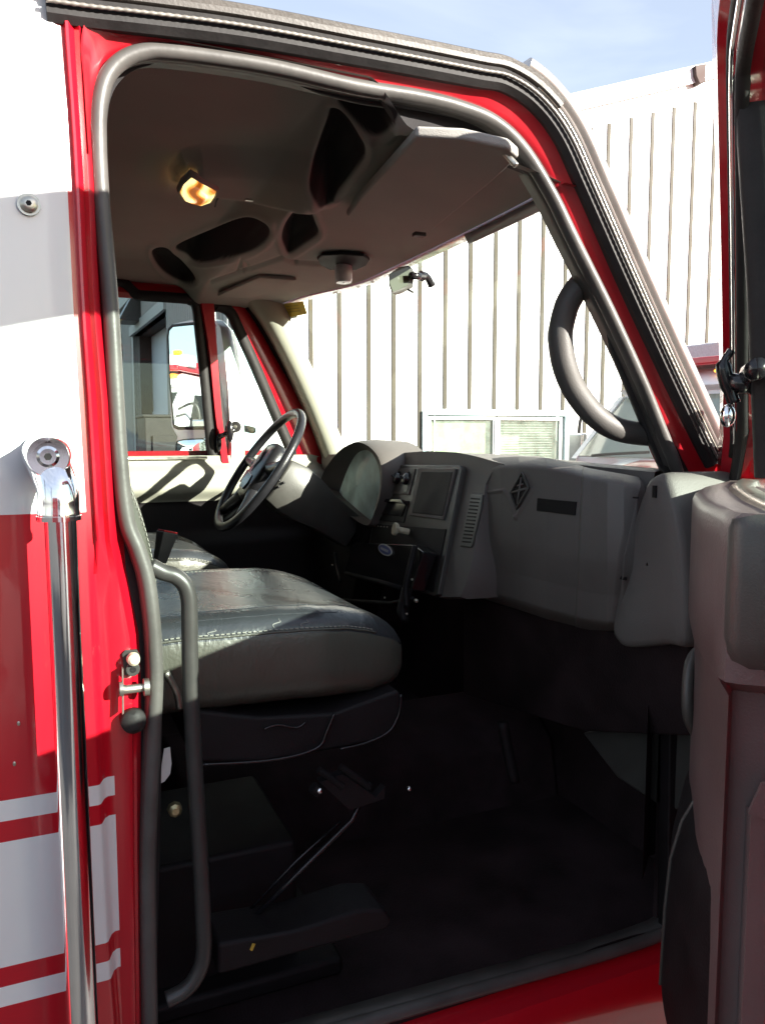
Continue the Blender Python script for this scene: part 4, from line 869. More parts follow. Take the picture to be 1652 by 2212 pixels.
# ------------------------------------------------------------------ chrome grab rail on standing brackets
RY = -.088
ra, rb = PY(131, 1116, RY), PY(189, 2400, RY)
b = MB(); b.tube([ra+(rb-ra)*t for t in np.linspace(0, 1.15, 12)], .0200, 36); GRl = b.build('grab_rail', 'chrome', T, smooth=True, auto=60, label='long polished chrome grab rail')
b = MB(); ct = PY(128, 1112, RY); q = PY(104, 986, RY+.004); u_ = (q-ct)
b.tube(cr([ct+V(0, 0, -.006), ct+V(0, 0, .002), ct+V(0, .002, .030), lerp(ct, q, .62)+V(.002, .012, .002), lerp(ct, q, .85)+V(0, .03, 0), V(q.x, -.03, q.z), V(q.x, .0, q.z)], 4), [.0262]*5+[.0255]*6+[.0262]*4+[.0275]*5+[.0285]*5, 30)
b.tube([V(q.x, 0, q.z), V(q.x, -.010, q.z), V(q.x, -.016, q.z)], [.033, .032, .027], 36)
b.tube([V(q.x, -.02, q.z), V(q.x, q.y-.006, q.z), V(q.x, q.y-.012, q.z), V(q.x, q.y-.0125, q.z), V(q.x, q.y-.006, q.z)], [.0275, .0275, .025, .018, .0165], 36)
b.tube([ct+V(0, 0, -.007), ct+V(0, 0, -.001)], .0275, 36)
b.build('rail_bracket', 'chrome', GRl, smooth=True, auto=40)
b = MB(); q = V(q.x, q.y-.006, q.z); b.tube([q, q+V(0, -.007, 0), q+V(0, -.010, 0)], [.014, .0138, .010], 24); b.tube([q+V(0, -.010, 0), q+V(0, -.0112, 0)], .005, 6, mi=1); b.build('bracket_bolt', ['chrome', 'dark'], GRl, smooth=True, auto=35)
b = MB(); lo = rb+(rb-ra)*.15; b.tube([lo+V(0, 0, .04), lo+V(0, 0, -.02), lo+V(0, .05, -.06), lo+V(0, .088, -.06)], [.021, .021, .026, .03], 24); b.build('rail_bracket', 'chrome', GRl, smooth=True)

# ------------------------------------------------------------------ A-pillar grab handle
hp_ = cr([PY(1305, 575, .07), PY(1258, 610, .08), PY(1228, 651, .09), PY(1213, 700, .10), PY(1210, 738, .10), PY(1219, 791, .10), PY(1241, 843, .10), PY(1281, 894, .09), PY(1330, 926, .085), PY(1395, 938, .08), PY(1450, 935, .07)], 8)
MB().tube(hp_, .0238, 20).build('pillar_grab_handle', 'handle', T, smooth=True, label='thick grey curved grab handle on the windscreen pillar')

# ------------------------------------------------------------------ sill and step below the door opening
b = MB()
s0 = PZ(1430, 2010, -.80)
zS = FZ+.02; print('sill', zS-EYE)
rows = [[V(x, y, z) for x in np.linspace(.02, 1.30, 12)] for y, z in ((.10, FZ+.005), (.05, zS+.01), (.03, zS+.004), (.022, zS-.006), (.012, zS-.010), (-.01, zS-.014), (-.02, zS-.03), (-.022, zS-.10), (-.01, zS-.12), (-.01, zS-.45))]
b.loft(rows); b.build('door_sill', 'red', T, smooth=True, auto=40)
MB().tube([V(.05, .035, zS+.012), V(1.2, .035, zS+.012)], .012, 12).build('sill_seal', 'carpet', T, smooth=True)
# front jamb below the belt line and cowl side
b = MB(); b.plate([V(1.155, .02, EYE-.02), V(1.30, .02, EYE-.02), V(1.34, .02, EYE-1.3), V(1.19, .02, EYE-1.3)], (0, .03, 0)); b.build('hinge_pillar', 'dark', T, bevel=.004)
b = MB(); b.plate([V(1.30, -.01, EYE-.05), V(1.9, -.01, EYE-.22), V(1.9, -.01, EYE-1.3), V(1.30, -.01, EYE-1.3)], (0, .05, 0))
b.build('front_jamb', 'red', T, bevel=.004)
# bonnet
rows = []
for i in range(10):
    t = i/9; x = lerp(1.5, 3.0, t); rows.append([V(x-.15*(abs(k/8-1)), lerp(-.05, 2.0, k/16), EYE-.17-.13*t-.14*abs(k/8-1)**2.5) for k in range(17)])
MB().loft(rows).build('bonnet', 'red', T, smooth=True, solid=.01)
b = MB()
for y0, y1 in ((.35, .95), (1.0, 1.6)): b.tube([V(1.56, y0, EYE-.10), V(1.57, lerp(y0, y1, .5), EYE-.095), V(1.53, y1, EYE-.085)], .007, 8)
b.build('wiper', 'dark', T, smooth=True)

# ------------------------------------------------------------------ the open passenger door
PHI = rad(48); H = V(1.275, .0, EYE); Ld = V(-math.cos(PHI), -math.sin(PHI), 0); Nd = V(-math.sin(PHI), math.cos(PHI), 0)
def D(s, n, z): return H+Ld*s+Nd*(n+.11*max(0, z)*1.0)+V(0, 0, z)
DO = MB()
outl = [(.03, -.04), (.10, .02), (.30, .28), (.455, .52), (.50, .585), (.56, .61), (1.08, .65), (1.14, .635), (1.17, .58), (1.185, .1), (1.19, -.3), (1.17, -1.25), (.04, -1.25), (.02, -.5)]
hole = [(.18, -.105), (.24, .0), (.40, .22), (.52, .40), (.56, .445), (.63, .475), (1.06, .50), (1.10, .485), (1.12, .45), (1.135, .1), (1.135, -.08), (1.11, -.105)]
def ringf(b, O, I, n0, n1, mi=0):
    O = cr([V(a, 0, c) for a, c in O], 5, True); I0 = cr([V(a, 0, c) for a, c in I], 5, True)
    c = V(.62, 0, .22); an = lambda p: math.atan2(p.z-c.z, p.x-c.x)
    ks = [2*math.pi*i/160 for i in range(160)]
    def cast(P, a):
        d = V(math.cos(a), 0, math.sin(a)); best = None
        for i in range(len(P)):
            p, q = P[i], P[(i+1) % len(P)]; ex, ez = q.x-p.x, q.z-p.z; det = d.x*(-ez)-(-ex)*d.z
            if abs(det) < 1e-12: continue
            rx, rz = p.x-c.x, p.z-c.z; t = (rx*(-ez)-(-ex)*rz)/det; w = (d.x*rz-d.z*rx)/det
            if t > 0 and -1e-9 <= w <= 1+1e-9: best = t if best is None else max(best, t)
        return c+d*(best or .01)
    A_ = [cast(O, a) for a in ks]; B_ = [cast(I0, a) for a in ks]
    f = lambda L_, n: [D(p.x, n, p.z) for p in L_]
    b.loft([f(A_, n0), f(A_, n1), f([lerp(p, q, .04) for p, q in zip(A_, B_)], n1+.020), f([lerp(p, q, .14) for p, q in zip(A_, B_)], n1+.028), f([lerp(p, q, .46) for p, q in zip(A_, B_)], n1+.026), f([lerp(p, q, .56) for p, q in zip(A_, B_)], n1+.006), f([lerp(p, q, .90) for p, q in zip(A_, B_)], n1+.006), f(B_, n1), f(B_, n0), f(A_, n0)], True, mi=mi)
    return A_, B_
b = MB(); A_, B_ = ringf(b, outl, hole, -.055, -.006)
DR = b.build('passenger_door', 'red', T, smooth=True, auto=40, label='open red passenger door with window frame')
# rubber seals on the frame: outer edge seal and inner glass run
b = MB(); fr = [i for i in range(160)]
def up_(P, z0):                                    # the run of ring points above z0, kept in order
    k = next(i for i in range(len(P)) if P[i].z <= z0); Q = P[k:]+P[:k]; return [p for p in Q if p.z > z0]
inn = [lerp(p, q, .60) for p, q in zip(A_, B_)]; b.tube([D(p.x, .002, p.z) for p in up_(inn, -.05)], .009, 10)
gr_ = [lerp(p, q, .97) for p, q in zip(A_, B_)]; b.tube([D(p.x, -.004, p.z) for p in gr_], .010, 10, True); b.build('frame_seal', 'rubber', DR, smooth=True)
b = MB(); tr = [lerp(p, q, .80) for p, q in zip(A_, B_)]; b.tube([D(p.x, .006, p.z) for p in up_(tr, -.02)], .0045, 8); b.build('frame_trim', 'chrome', DR, smooth=True)
b = MB(); G = cr([V(a, 0, c) for a, c in hole], 4, True); b.plate([D(p.x, -.03, p.z) for p in G], Nd*.004); b.build('window_glass', 'sglass', DR)
# vent divider post with latch
b = MB(); b.loft([[D(.50+dx_, n, -.06), D(.515+dx_, n, .2), D(.535+dx_, n, .48)] for dx_, n in ((-.018, -.03), (-.018, .0), (-.008, .004), (.008, .004), (.018, .0), (.018, -.03))]); b.build('vent_divider', 'rubber', DR, smooth=True)
b = MB(); q = D(.50, .03, .05); b.tube(cr([D(.50, .028, .12), D(.50, .040, .10), D(.50, .036, .07), D(.50, .030, .045)], 4), [.006]*4+[.011]*5+[.009]*4, 12); b.tube([D(.50, -.005, .07), D(.50, .035, .075)], .014, 12); b.tube([D(.53, .01, .085), D(.62, .01, .085)], .014, 10); b.build('vent_latch', 'darkgloss', DR, smooth=True)
MB().ball(D(.50, .040, .028), .011, 1, 1, 1.5).build('latch_tip', 'chrome', DR, smooth=True)
# inner trim panel
b = MB(); zz = [-.083, -.089, -.097, -.12, -.20, -.27, -.29, -.45, -.62, -.80]
def nn(s): return .084*float(sst(.08, .46, s))-.018*float(sst(.62, .82, s))
rows = []
for z in zz:
    k = {-.083: .85, -.089: .95}.get(z, 1); row = [D(.06, -.004, z)]
    for s in np.linspace(.08, .80, 22): row.append(D(s, nn(s)*k-(.012 if z < -.28 else 0)*float(sst(.2, .5, s)), z))
    e = .815 if z > -.28 else .775
    kk = nn(.8)*k-(.012 if z < -.28 else 0)
    row += [D(e, kk-.006, z), D(e+.004, kk-.02, z), D(e+.004, -.03, z)]
    rows.append(row)
b.loft(rows); b.add([p for p in rows[0]]+[D(.45, -.03, -.083)], [tuple(range(len(rows[0])+1))])
DP = b.build('door_trim_panel', 'doorpanel', DR, smooth=True, auto=40)
b = MB(); b.loft([[D(s, n+nn(s)*(.5+.5*float(n > 0)), -.084+h) for s in np.linspace(.20, .812, 14)] for n, h in ((-.05, -.004), (-.046, .006), (-.02, .008), (-.012, .004), (-.004, -.006))]); b.build('belt_ledge', 'steel', DR, smooth=True)
# armrest block behind the panel end, and recessed lower field
b = MB(); b.loft([[D(s-e_, n-e_, z) for s, n in ((.80, .064), (.818, .062), (.83, .048), (.83, -.05))] for z, e_ in ((-.083, .012), (-.090, .003), (-.10, 0), (-.22, 0), (-.245, .004), (-.262, .02))], False); b.build('armrest_end', 'panel', DR, smooth=True, auto=60)
b = MB(); b.loft([[D(s, n, z) for s, n in ((.785, .030), (.80, .026), (.80, -.06))] for z in (-.42, -.44, -.80)], False); b.plate([D(.80, .030, -.42), D(.80, .018, -.385), D(.80, -.06, -.36), D(.80, -.06, -.44)], Ld*.008); b.build('lower_trim', 'doorpanel', DR, smooth=True, auto=50)
# map pocket bulging near the bottom
b = MB(); rows = []
for z, k in ((-.50, .02), (-.52, .35), (-.56, .7), (-.62, .95), (-.70, 1.05), (-.82, 1.1)):
    rows.append([D(s, .046+.055*k*math.sin(math.pi*min(1, max(0, (s-.30)/.47)))**.5, z) for s in np.linspace(.30, .77, 18)])
b.loft(rows); b.build('map_pocket', 'dark', DR, smooth=True)
b = MB(); b.tube([rows[0][0]]+[r[17] for r in rows], .005, 8); b.tube([r[9]+Nd*.001 for r in rows], .003, 8); b.build('pocket_edge', 'panel', DR, smooth=True)
b = MB(); b.tube(cr([D(.42, .056, -.33), D(.46, .078, -.35), D(.48, .080, -.42), D(.44, .062, -.47)], 5), .009, 10); b.build('door_pull', 'panel', DR, smooth=True)
# outer skin of the door
b = MB(); b.plate([D(.02, -.058, -.10), D(1.18, -.058, -.10), D(1.17, -.058, -1.25), D(.03, -.058, -1.25)], -Nd*.01); b.build('outer_skin', 'red', DR, bevel=.004)
# hinges
for z in (-.14, -.52):
    b = MB(); b.box(H+V(.0, -.01, z), (.06, .05, .07)); b.cyl(H+V(.0, -.035, z-.045), H+V(.0, -.035, z+.045), .012); b.build('door_hinge', 'red_in', DR, bevel=.004)
# outside mirror of the open door (throws part of the shadow)
b = MB(); 
def DM(s, n, z): return H+Ld*s+Nd*n+V(0, 0, z)
b.v = []; b.tube(cr([DM(.10, -.06, -.10), DM(.12, -.16, -.08), DM(.13, -.22, -.02), DM(.13, -.23, .15)], 4), .012, 8); b.build('mirror_arm', 'rubber', DR, smooth=True)

# ================================================================== the metal building
wa = rad(-4.0); Wd = V(math.cos(wa), math.sin(wa), 0); Wn = V(math.sin(wa), -math.cos(wa), 0)      # along the gable wall / outward
pw = CAM+V(.525, .863, 0)*10.3; pw.z = 0
def PWl(u, v, k=0): return PN(u, v, pw+Wn*k, Wn)
corner = PWl(505, 900); corner.z = 0
def WL(s, z, k=0): return corner+Wd*s+Wn*k+V(0, 0, z)
def ws(u, v, k=0): p = PWl(u, v, k)-corner; return p.dot(Wd), p.z
BD = thing('metal_building', tuple(corner), 'long white metal building with brown joint strips, one sliding window and shaded garage doors', 'building')
sA, zA = ws(1240, 212); sB, zB = ws(1498, 152); slope = (zB-zA)/(sB-sA); rz = lambda s: zA+(s-sA)*slope
sR = sB+1.6
# window opening
w0, wz1 = ws(915, 893); w1, _ = ws(1221, 895); wz0 = wz1-1.25
b = MB(); th = -.15; S1 = 2*sR
def wallpiece(s0, s1, z0a, z1a, z1b): b.plate([WL(s0, z0a), WL(s1, z0a), WL(s1, z1b), WL(s0, z1a)], -Wn*.15)
wallpiece(0, w0, 0, rz(0), rz(w0)); wallpiece(w0, w1, 0, wz0, wz0); wallpiece(w0, w1, wz1, rz(w0), rz(w1)); wallpiece(w1, sR, 0, rz(w1), rz(sR)); wallpiece(sR, S1, 0, rz(sR), rz(0))
# joint strips at the traced spacing
us_ = [679, 734, 797, 850, 906, 960, 1013, 1066, 1116, 1166, 1214, 1262, 1314, 1362, 1408, 1453, 1498]
ss = [ws(u, 900)[0] for u in us_]
step = (ss[-1]-ss[1])/(len(ss)-2)
ss = [ws(u, 900 if u < 1300 else 300)[0] for u in us_]
allS = [ss[1]-step*k for k in range(9, 0, -1)]+ss[1:]+[ss[-1]+(ss[-1]-ss[-5])/4*k for k in range(1, 26)]
for s in allS:
    if s < .9 or s > S1-.3: continue
    zt = (rz(s) if s < sR else rz(2*sR-s))-.42
    zb_ = 0
    if w0-.04 < s < w1+.04: zb_ = wz1+.06
    b.plate([WL(s-.024, zb_), WL(s+.024, zb_), WL(s+.024, zt), WL(s-.024, zt)], Wn*.012, mi=1)
    for q in (.1, .2): 
        b.plate([WL(s+q-.012, zb_), WL(s+q+.012, zb_), WL(s+q+.006, zt), WL(s+q-.006, zt)], Wn*.006)
b.build('gable_wall', ['metalwall', 'seam'], BD)
b = MB(); b.plate([WL(-.05, rz(0)-.18), WL(sR, rz(sR)-.18), WL(sR, rz(sR)+.02), WL(-.05, rz(0)+.0)], Wn*.06); b.plate([WL(S1, rz(0)-.18), WL(sR, rz(sR)-.18), WL(sR, rz(sR)+.02), WL(S1, rz(0)+.0)], Wn*.06)
b.build('gable_trim', 'white', BD)
s_, z_ = ws(1498, 155); b = MB(); b.plate([WL(s_-.08, z_+.02), WL(s_+.10, z_+.07), WL(s_+.10, z_-.16), WL(s_+.0, z_-.20), WL(s_-.06, z_-.10)], Wn*.12); b.build('gutter_end', 'brown', BD, bevel=.01)
# pale blue corner trim and flashing
b = MB(); b.plate([WL(.0, 0, .001), WL(.26, 0, .001), WL(.26, rz(.2)-.25, .001), WL(.0, rz(0)-.2, .001)], Wn*.03); b.build('corner_trim', 'bluetrim', BD)
# sliding window
def wf(s0, s1, z0, z1, k0, k1, mi=0, bb=None): (bb or b).plate([WL(s0, z0, k0), WL(s1, z0, k0), WL(s1, z1, k0), WL(s0, z1, k0)], Wn*(k1-k0), mi)
b = MB(); f = .05
wf(w0-.03, w1+.03, wz1-.02, wz1+.03, -.02, .05); wf(w0-.03, w1+.03, wz0-.04, wz0+.03, -.02, .06); wf(w0-.03, w0+.03, wz0+.031, wz1-.021, -.02, .05); wf(w1-.03, w1+.03, wz0+.031, wz1-.021, -.02, .05)
WI = b.build('window', 'bluetrim', BD, bevel=.003)
mid, _ = ws(1068, 900); b = MB()
for s0, s1 in ((w0+.05, mid+.01), (mid+.03, w1-.06)):
    wf(s0, s1, wz1-.075, wz1-.035, -.03, .02); wf(s0, s1, wz0+.04, wz0+.08, -.03, .02); wf(s0, s0+.04, wz0+.081, wz1-.076, -.03, .02); wf(s1-.04, s1, wz0+.081, wz1-.076, -.03, .02)
wf(mid-.012, mid+.030, wz0+.04, wz1-.08, .021, .034); b.build('frame', 'white', WI)
b = MB(); wf(w0+.08, w1-.08, wz0+.06, wz1-.06, -.012, -.006); b.build('pane', 'bglass', WI)
b = MB(); wf(w0+.06, mid, wz0+.05, wz1-.09, -.07, -.06); b.build('woven_shade', 'blind', WI)
b = MB()
for k in range(34): z = wz0+.06+k*.033; b.box(WL((mid+w1)/2-.06, z, -.06), ((w1-mid)*.80, .022, .002), Matrix.Rotation(wa, 3, 'Z') @ Matrix.Rotation(rad(8), 3, 'X'))
b.build('slatted_blind', 'white', WI)
b = MB(); wf(w0-.1, w1+.1, wz0-.1, wz1+.1, -.45, -.40); b.build('room_back', 'cream', WI)
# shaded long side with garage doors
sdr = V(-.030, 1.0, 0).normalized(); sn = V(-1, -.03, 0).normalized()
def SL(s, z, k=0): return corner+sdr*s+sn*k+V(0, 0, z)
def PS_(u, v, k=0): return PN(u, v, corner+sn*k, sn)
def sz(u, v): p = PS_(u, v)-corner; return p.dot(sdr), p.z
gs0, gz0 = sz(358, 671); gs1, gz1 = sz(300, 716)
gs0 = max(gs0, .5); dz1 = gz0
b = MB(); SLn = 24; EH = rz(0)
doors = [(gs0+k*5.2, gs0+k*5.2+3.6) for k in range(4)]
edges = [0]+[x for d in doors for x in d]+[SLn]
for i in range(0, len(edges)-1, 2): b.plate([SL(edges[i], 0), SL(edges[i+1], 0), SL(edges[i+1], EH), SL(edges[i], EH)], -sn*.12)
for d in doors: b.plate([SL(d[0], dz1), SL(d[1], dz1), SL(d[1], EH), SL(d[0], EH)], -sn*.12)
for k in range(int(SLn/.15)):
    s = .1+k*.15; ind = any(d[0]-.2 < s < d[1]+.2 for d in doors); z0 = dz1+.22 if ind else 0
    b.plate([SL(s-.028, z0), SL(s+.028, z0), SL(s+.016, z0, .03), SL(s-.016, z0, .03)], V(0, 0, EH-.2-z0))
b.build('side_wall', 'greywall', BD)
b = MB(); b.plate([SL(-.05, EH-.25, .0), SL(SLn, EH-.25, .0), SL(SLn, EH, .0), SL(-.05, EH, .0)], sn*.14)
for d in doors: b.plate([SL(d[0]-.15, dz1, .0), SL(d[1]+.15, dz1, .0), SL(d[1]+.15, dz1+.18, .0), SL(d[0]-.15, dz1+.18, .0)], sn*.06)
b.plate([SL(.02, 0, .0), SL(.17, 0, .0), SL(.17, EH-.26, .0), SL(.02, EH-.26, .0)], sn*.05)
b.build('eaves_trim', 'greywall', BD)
for d in doors:
    b = MB(); b.plate([SL(d[0], 0, -.35), SL(d[1], 0, -.35), SL(d[1], dz1, -.35), SL(d[0], dz1, -.35)], -sn*.04)
    for k in range(5): b.plate([SL(d[0], .52*k+.02, -.345), SL(d[1], .52*k+.02, -.345), SL(d[1], .52*k+.50, -.345), SL(d[0], .52*k+.50, -.345)], sn*.012)
    gd = b.build('garage_door', 'gdoor', BD)
    b = MB(); b.plate([SL(d[1], 0), SL(d[1]-.0, dz1), SL(d[1], dz1, -.36), SL(d[1], 0, -.36)], sdr*.06); b.plate([SL(d[0]-.06, 0, -.36), SL(d[0]-.06, dz1, -.36), SL(d[0]-.06, dz1), SL(d[0]-.06, 0)], sdr*.06); b.plate([SL(d[0], dz1, 0), SL(d[1], dz1, 0), SL(d[1], dz1, -.36), SL(d[0], dz1, -.36)], V(0, 0, .04)); b.build('door_jamb', 'brown', gd)
# wall vent hood above the garage door
p = PS_(*c3([(205, 245)])[0]) - corner; s_, z_ = p.dot(sdr), p.z
b = MB(); b.loft([[SL(s_-.30, z_+.25, .0), SL(s_+.30, z_+.25, .0), SL(s_+.30, z_-.22, .0), SL(s_-.30, z_-.22, .0)], [SL(s_-.28, z_+.22, .18), SL(s_+.28, z_+.22, .18), SL(s_+.34, z_-.22, .42), SL(s_-.34, z_-.22, .42)]], True, True)
b.build('vent_hood', 'tube', BD, bevel=.01)
b = MB(); b.loft([[corner+Wd*-.1+V(0, 0, rz(0)+.02), corner+Wd*sR+V(0, 0, rz(sR)+.04), corner+Wd*S1+V(0, 0, rz(0)+.02)], [corner+Wd*-.1+sdr*SLn+V(0, 0, rz(0)+.02), corner+Wd*sR+sdr*SLn+V(0, 0, rz(sR)+.04), corner+Wd*S1+sdr*SLn+V(0, 0, rz(0)+.02)]]); b.build('roof', 'greywall', BD, solid=.04)
# dark equipment cabinet by the garage
b = MB(); q = PD(360, 1000, 7.6); bx = V(q.x, q.y, 0)
P0, P1 = PD(338, 901, 7.4), PD(392, 901, 7.4)
b.box(V((P0.x+P1.x)/2+.1, P0.y+.3, P0.z/2), (.62, .6, P0.z)); b.box(V((P0.x+P1.x)/2+.1, P0.y+.3, P0.z+.012), (.66, .64, .025)); b.box(V((P0.x+P1.x)/2+.1, P0.y-.012, P0.z/2), (.50, .02, P0.z*.85))
cb = b.build('utility_cabinet', 'rubber', bevel=.008); tag(cb, 'dark grey utility cabinet standing before the garage doors, seen through the driver window', 'cabinet')

# ================================================================== other fire trucks in the yard
def truck(label, cat='fire truck'):
    t = thing('fire_truck', (0, 0, 0), label, cat, 'other fire trucks parked in the yard')
    # local: +x forward, z up, width 2.3
    b = MB(); sec = lambda x, w, zb, zt, r=.14: [V(x, -w, zb), V(x, -w, zt-r), V(x, -w+r*.4, zt-r*.25), V(x, -w+r, zt), V(x, w-r, zt), V(x, w-r*.4, zt-r*.25), V(x, w, zt-r), V(x, w, zb)]
    b.loft([sec(-1.2, 1.04, 1.0, 2.82), sec(.15, 1.04, 1.0, 2.84), sec(.32, 1.03, 1.0, 2.74), sec(.36, 1.03, 1.0, 2.66, .1), ], False, True)
    b.loft([sec(.36, 1.03, 1.0, 2.09, .05), sec(.95, 1.02, 1.0, 2.07, .05)], False, True); b.build('cab', 'white', t, bevel=.015)
    # sloped windscreen frame and glass
    b = MB()
    for y in (-1.0, 1.0): b.plate([V(.34, y-.03, 2.62), V(.40, y-.03, 2.62), V(.98, y-.03, 2.05), V(.88, y-.03, 2.05)], (0, .06, 0))
    b.plate([V(.30, -1.0, 2.60), V(.30, 1.0, 2.60), V(.40, 1.0, 2.66), V(.40, -1.0, 2.66)], (.02, 0, .02)); b.plate([V(.62, -.02, 2.37), V(.62, .02, 2.37), V(.94, .02, 2.05), V(.94, -.02, 2.05)], (.004, 0, .02)); b.build('windscreen_frame', 'white', t)
    b = MB(); b.plate([V(.385, -.97, 2.60), V(.385, .97, 2.60), V(.95, .97, 2.07), V(.95, -.97, 2.07)], (.005, 0, .004)); b.build('windscreen', mat('painted_pale_reflection_glass', (.22, .26, .20), .04, coat=.6, ior=1.7), t)  # reflection of the sunlit wall put into the pale glass colour
    b = MB()
    for y in (-.5, .5): b.tube(cr([V(1.0, y-.25, 2.08), V(.99, y, 2.10), V(.96, y+.35, 2.12)], 4), .014, 6)
    b.build('wiper', 'dark', t, smooth=True)
    # bonnet
    rows = []
    for i in range(9):
        q = i/8; x = lerp(.93, 2.35, q); w = lerp(1.0, .80, q); zt = lerp(2.06, 1.80, q)
        rows.append([V(x-.12*abs(k/8-1)*q, w*(k/8-1), zt-.32*abs(k/8-1)**3.5) for k in range(17)])
    b = MB(); b.v = []; b.loft(rows)
    b.m = [1 if (k % 16) in (2, 4, 5, 10, 11, 13) else 0 for k in range(len(b.f))]
    b.loft([[V(x, -w, .75), V(x, -w, 1.68), ] for x, w in ((.93, 1.03), (2.3, .85))]); b.loft([[V(x, w, .75), V(x, w, 1.68), ] for x, w in ((.93, 1.03), (2.3, .85))])
    b.plate([V(2.28, -.8, .8), V(2.28, .8, .8), V(2.26, .78, 1.62), V(2.26, -.78, 1.62)], (.05, 0, 0)); b.build('bonnet', ['red', 'white'], t, smooth=True, auto=40)
    b = MB()
    for k in range(9): b.box((2.335, 0, .9+k*.06), (.02, 1.0, .025))
    b.build('grille', 'chrome', t)
    for y in (-.72, .72): MB().tube([V(2.30, y, 1.1), V(2.36, y, 1.1), V(2.38, y, 1.1)], [.11, .10, .05], 18).build('headlight', 'lens', t, smooth=True)
    MB().box((2.42, 0, .62), (.12, 2.1, .26)).build('bumper', 'chrome', t, bevel=.03)
    # body behind, red and white, roof cap in red
    b = MB(); b.box((-3.5, 0, 1.95), (4.4, 2.3, 2.3)); b.build('box_body', 'red', t, bevel=.05)
    b = MB(); b.box((-.40, 0, 2.89), (1.5, 1.9, .07)); b.build('roof_cap', 'red', t, bevel=.02)
    b = MB(); b.box((-3.5, 0, 1.62), (4.405, 2.305, .42)); b.build('side_stripe', 'white', t)
    # doors' windows
    for y in (-1.045, 1.045):
        b = MB(); b.plate([V(-.85, y, 1.95), V(.10, y, 1.92), V(.42, y, 1.92), V(.12, y, 2.58), V(-.82, y, 2.60)], (0, .01*(1 if y > 0 else -1), 0)); b.build('side_window', 'darkgloss', t, bevel=.003)
    b = MB(); b.box((.0, -.55, 2.99), (.26, .86, .15)); b.box((.0, .55, 2.99), (.26, .86, .15)); b.box((0, 0, 2.99), (.22, .2, .12), mi=1); lb = b.build('light_bar', ['lens', 'dark'], t, bevel=.02)
    for y in (-.85, -.1, .85): MB().box((.13, y, 3.085), (.06, .10, .05)).build('amber_marker', 'amber', lb, bevel=.015)
    for y in (-.86, -.43, 0, .43, .86): MB().ball((.30, y, 2.80), .03, 1.2, 2.2, .8).build('amber_marker', 'amber', t, smooth=True)
    for y in (-1, 1):
        b = MB(); b.tube(cr([V(.55, y*1.03, 2.40), V(.62, y*1.22, 2.46), V(.62, y*1.30, 2.40), V(.62, y*1.32, 2.2)], 5), .016, 8); b.tube(cr([V(.75, y*1.03, 1.86), V(.66, y*1.2, 1.84), V(.62, y*1.30, 1.9)], 5), .014, 8); ma = b.build('mirror_arm', 'tube', t, smooth=True)
        MB().box((.62, y*1.33, 2.08), (.07, .2, .40)).build('mirror_head', 'chrome', ma, bevel=.02)
    for x in (1.45, -4.0):
        for y in (-.92, .92):
            b = MB(); b.tube([V(x, y-.13, .50), V(x, y-.13, .50)+V(0, .26, 0)], .50, 28); w = b.build('wheel', 'tyre', t, bevel=.03)
            b = MB(); b.tube([V(x, y-.14, .5), V(x, y+.14, .5)], .28, 20); b.build('rim', 'chrome', w, bevel=.01)
    return t
def tdup(root, loc, rotz, label):
    r = root.copy(); COL.objects.link(r); r.location = loc; r.scale = (1, 1, 1); r.rotation_euler = (0, 0, rotz); r['label'] = label
    for ch in list(root.children):
        c = ch.copy(); COL.objects.link(c); c.parent = r
        for g_ in ch.children: d = g_.copy(); COL.objects.link(d); d.parent = c
    return r
t1 = truck('fire truck parked ahead, its raked windscreen and light bar seen past the passenger pillar')
# placed so that its windscreen base shows low in our windscreen
tp = CAM+ray(1490, 960)*6.1; hd = YAW-rad(22)+math.pi-rad(38)
t1.location = (tp.x-.6*math.cos(hd), tp.y-.6*math.sin(hd), 0); t1.scale = (.93, .93, .93); t1.rotation_euler = (0, 0, hd)
mray = lambda u, v: (lambda d: d-2*d.dot(mn_)*mn_)(ray(u, v).normalized())
mr = mray(402, 800); q = mc+mr*6.6
DG = mat('painted_dark_reflection_glass', (.012, .015, .018), .5, spec=.1)  # same glass, dark reflections put into its colour
t2 = tdup(t1, (q.x+.3, q.y+.9, 0), rad(-22), 'fire truck parked behind on the left, seen only in the driver-side mirror')
t3 = tdup(t1, (q.x-4.0, q.y-3.6, 0), rad(-12), 'farther fire truck at the back of the yard, reflected small in the round lower mirror')

for tk in (t2, t3):
    for ch in tk.children:
        if ch.name.startswith('windscreen') and 'frame' not in ch.name:
            ch.data = ch.data.copy(); ch.data.materials[0] = DG
t4 = tdup(t1, (.5, -8.5, 0), rad(4), 'fire truck added unseen behind the photographer, showing only as streaks in the chrome rail')  # unseen truck added to give the chrome rail something to reflect
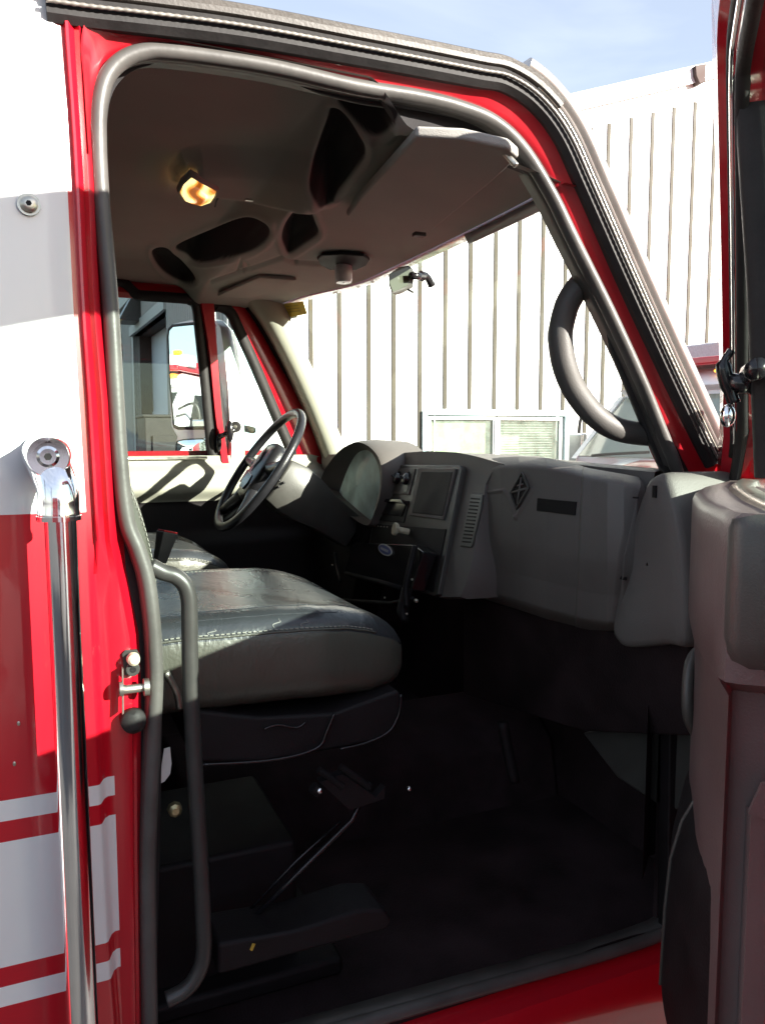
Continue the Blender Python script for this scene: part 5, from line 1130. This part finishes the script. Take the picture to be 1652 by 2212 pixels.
# ================================================================== trees
def branch(b, p, d, L_, r, dep, rng):
    q = p; pts = [p]; dd = d.copy()
    for k in range(4): dd = (dd+V(rng.uniform(-.22, .22), rng.uniform(-.22, .22), rng.uniform(-.05, .22))).normalized(); q = q+dd*(L_/4); pts.append(q)
    b.tube(pts, [r*(1-.14*k) for k in range(5)], 6 if dep > 2 else 4)
    if dep == 0: return
    for k in range(4 if dep > 2 else 3):
        s = pts[rng.choice((2, 3, 4))]; nd = (dd+V(rng.uniform(-1, 1), rng.uniform(-1, 1), rng.uniform(-.2, .7))*.85).normalized(); branch(b, s, nd, L_*rng.uniform(.55, .8), r*.5, dep-1, rng)
def bare_tree(x, y, h, seed, label):
    rng = random.Random(seed); t = thing('bare_tree', (x, y, 0), label, 'tree')
    b = MB(); b.tube([V(x, y, 0), V(x+.1, y, h*.18), V(x, y+.1, h*.36)], [h*.028, h*.022, h*.017], 10); b.build('trunk', 'bark', t, smooth=True)
    b = MB()
    for k in range(6): branch(b, V(x, y+.1, h*.34), V(rng.uniform(-.8, .8), rng.uniform(-.8, .8), 1).normalized(), h*.30, h*.010, 4, rng)
    b.build('crown', 'bark', t, smooth=True)
bare_tree(q.x-5.5, q.y+3.2, 9, 3, 'bare pale-barked tree behind the parked trucks, reflected in the driver-side mirror')
def conifer(x, y, h, seed, label):
    rng = random.Random(seed); t = thing('conifer_tree', (x, y, 0), label, 'tree', 'tall conifers at the edge of the yard')
    MB().tube([V(x, y, 0), V(x, y, h*.97)], [h*.018, .03], 8).build('trunk', 'bark', t, smooth=True)
    b = MB()
    for k in range(1500):
        f = rng.random()**.8; z = h*(.12+.88*f); R_ = h*.17*(1-f)+.15; a = rng.uniform(0, 6.28); r = R_*rng.uniform(.2, 1.05); c = V(x+r*math.cos(a), y+r*math.sin(a), z-r*.25); s = rng.uniform(.18, .42)
        d1 = V(math.cos(a), math.sin(a), rng.uniform(-.5, .1))*s; d2 = V(-math.sin(a), math.cos(a), rng.uniform(-.3, .3))*s*.6; b.add([c-d2, c+d1, c+d2, c-d1*.4], [(0, 1, 2, 3)])
    b.build('crown', 'needle', t)
for i, (x, y, h) in enumerate(((-30, 8, 15), (-34, 14, 18), (-27, 18, 13), (-24, -6, 14), (-18, -22, 15), (22, -30, 16))):
    conifer(x, y, h, i, ['tall conifer left of the pair reflected in the lower mirror', 'tallest conifer at the far back of the yard', 'shorter conifer beside the garage side of the yard', 'conifer on the street side behind the trucks', 'conifer standing far behind the photographer', 'conifer standing beyond the front of the trucks'][i])
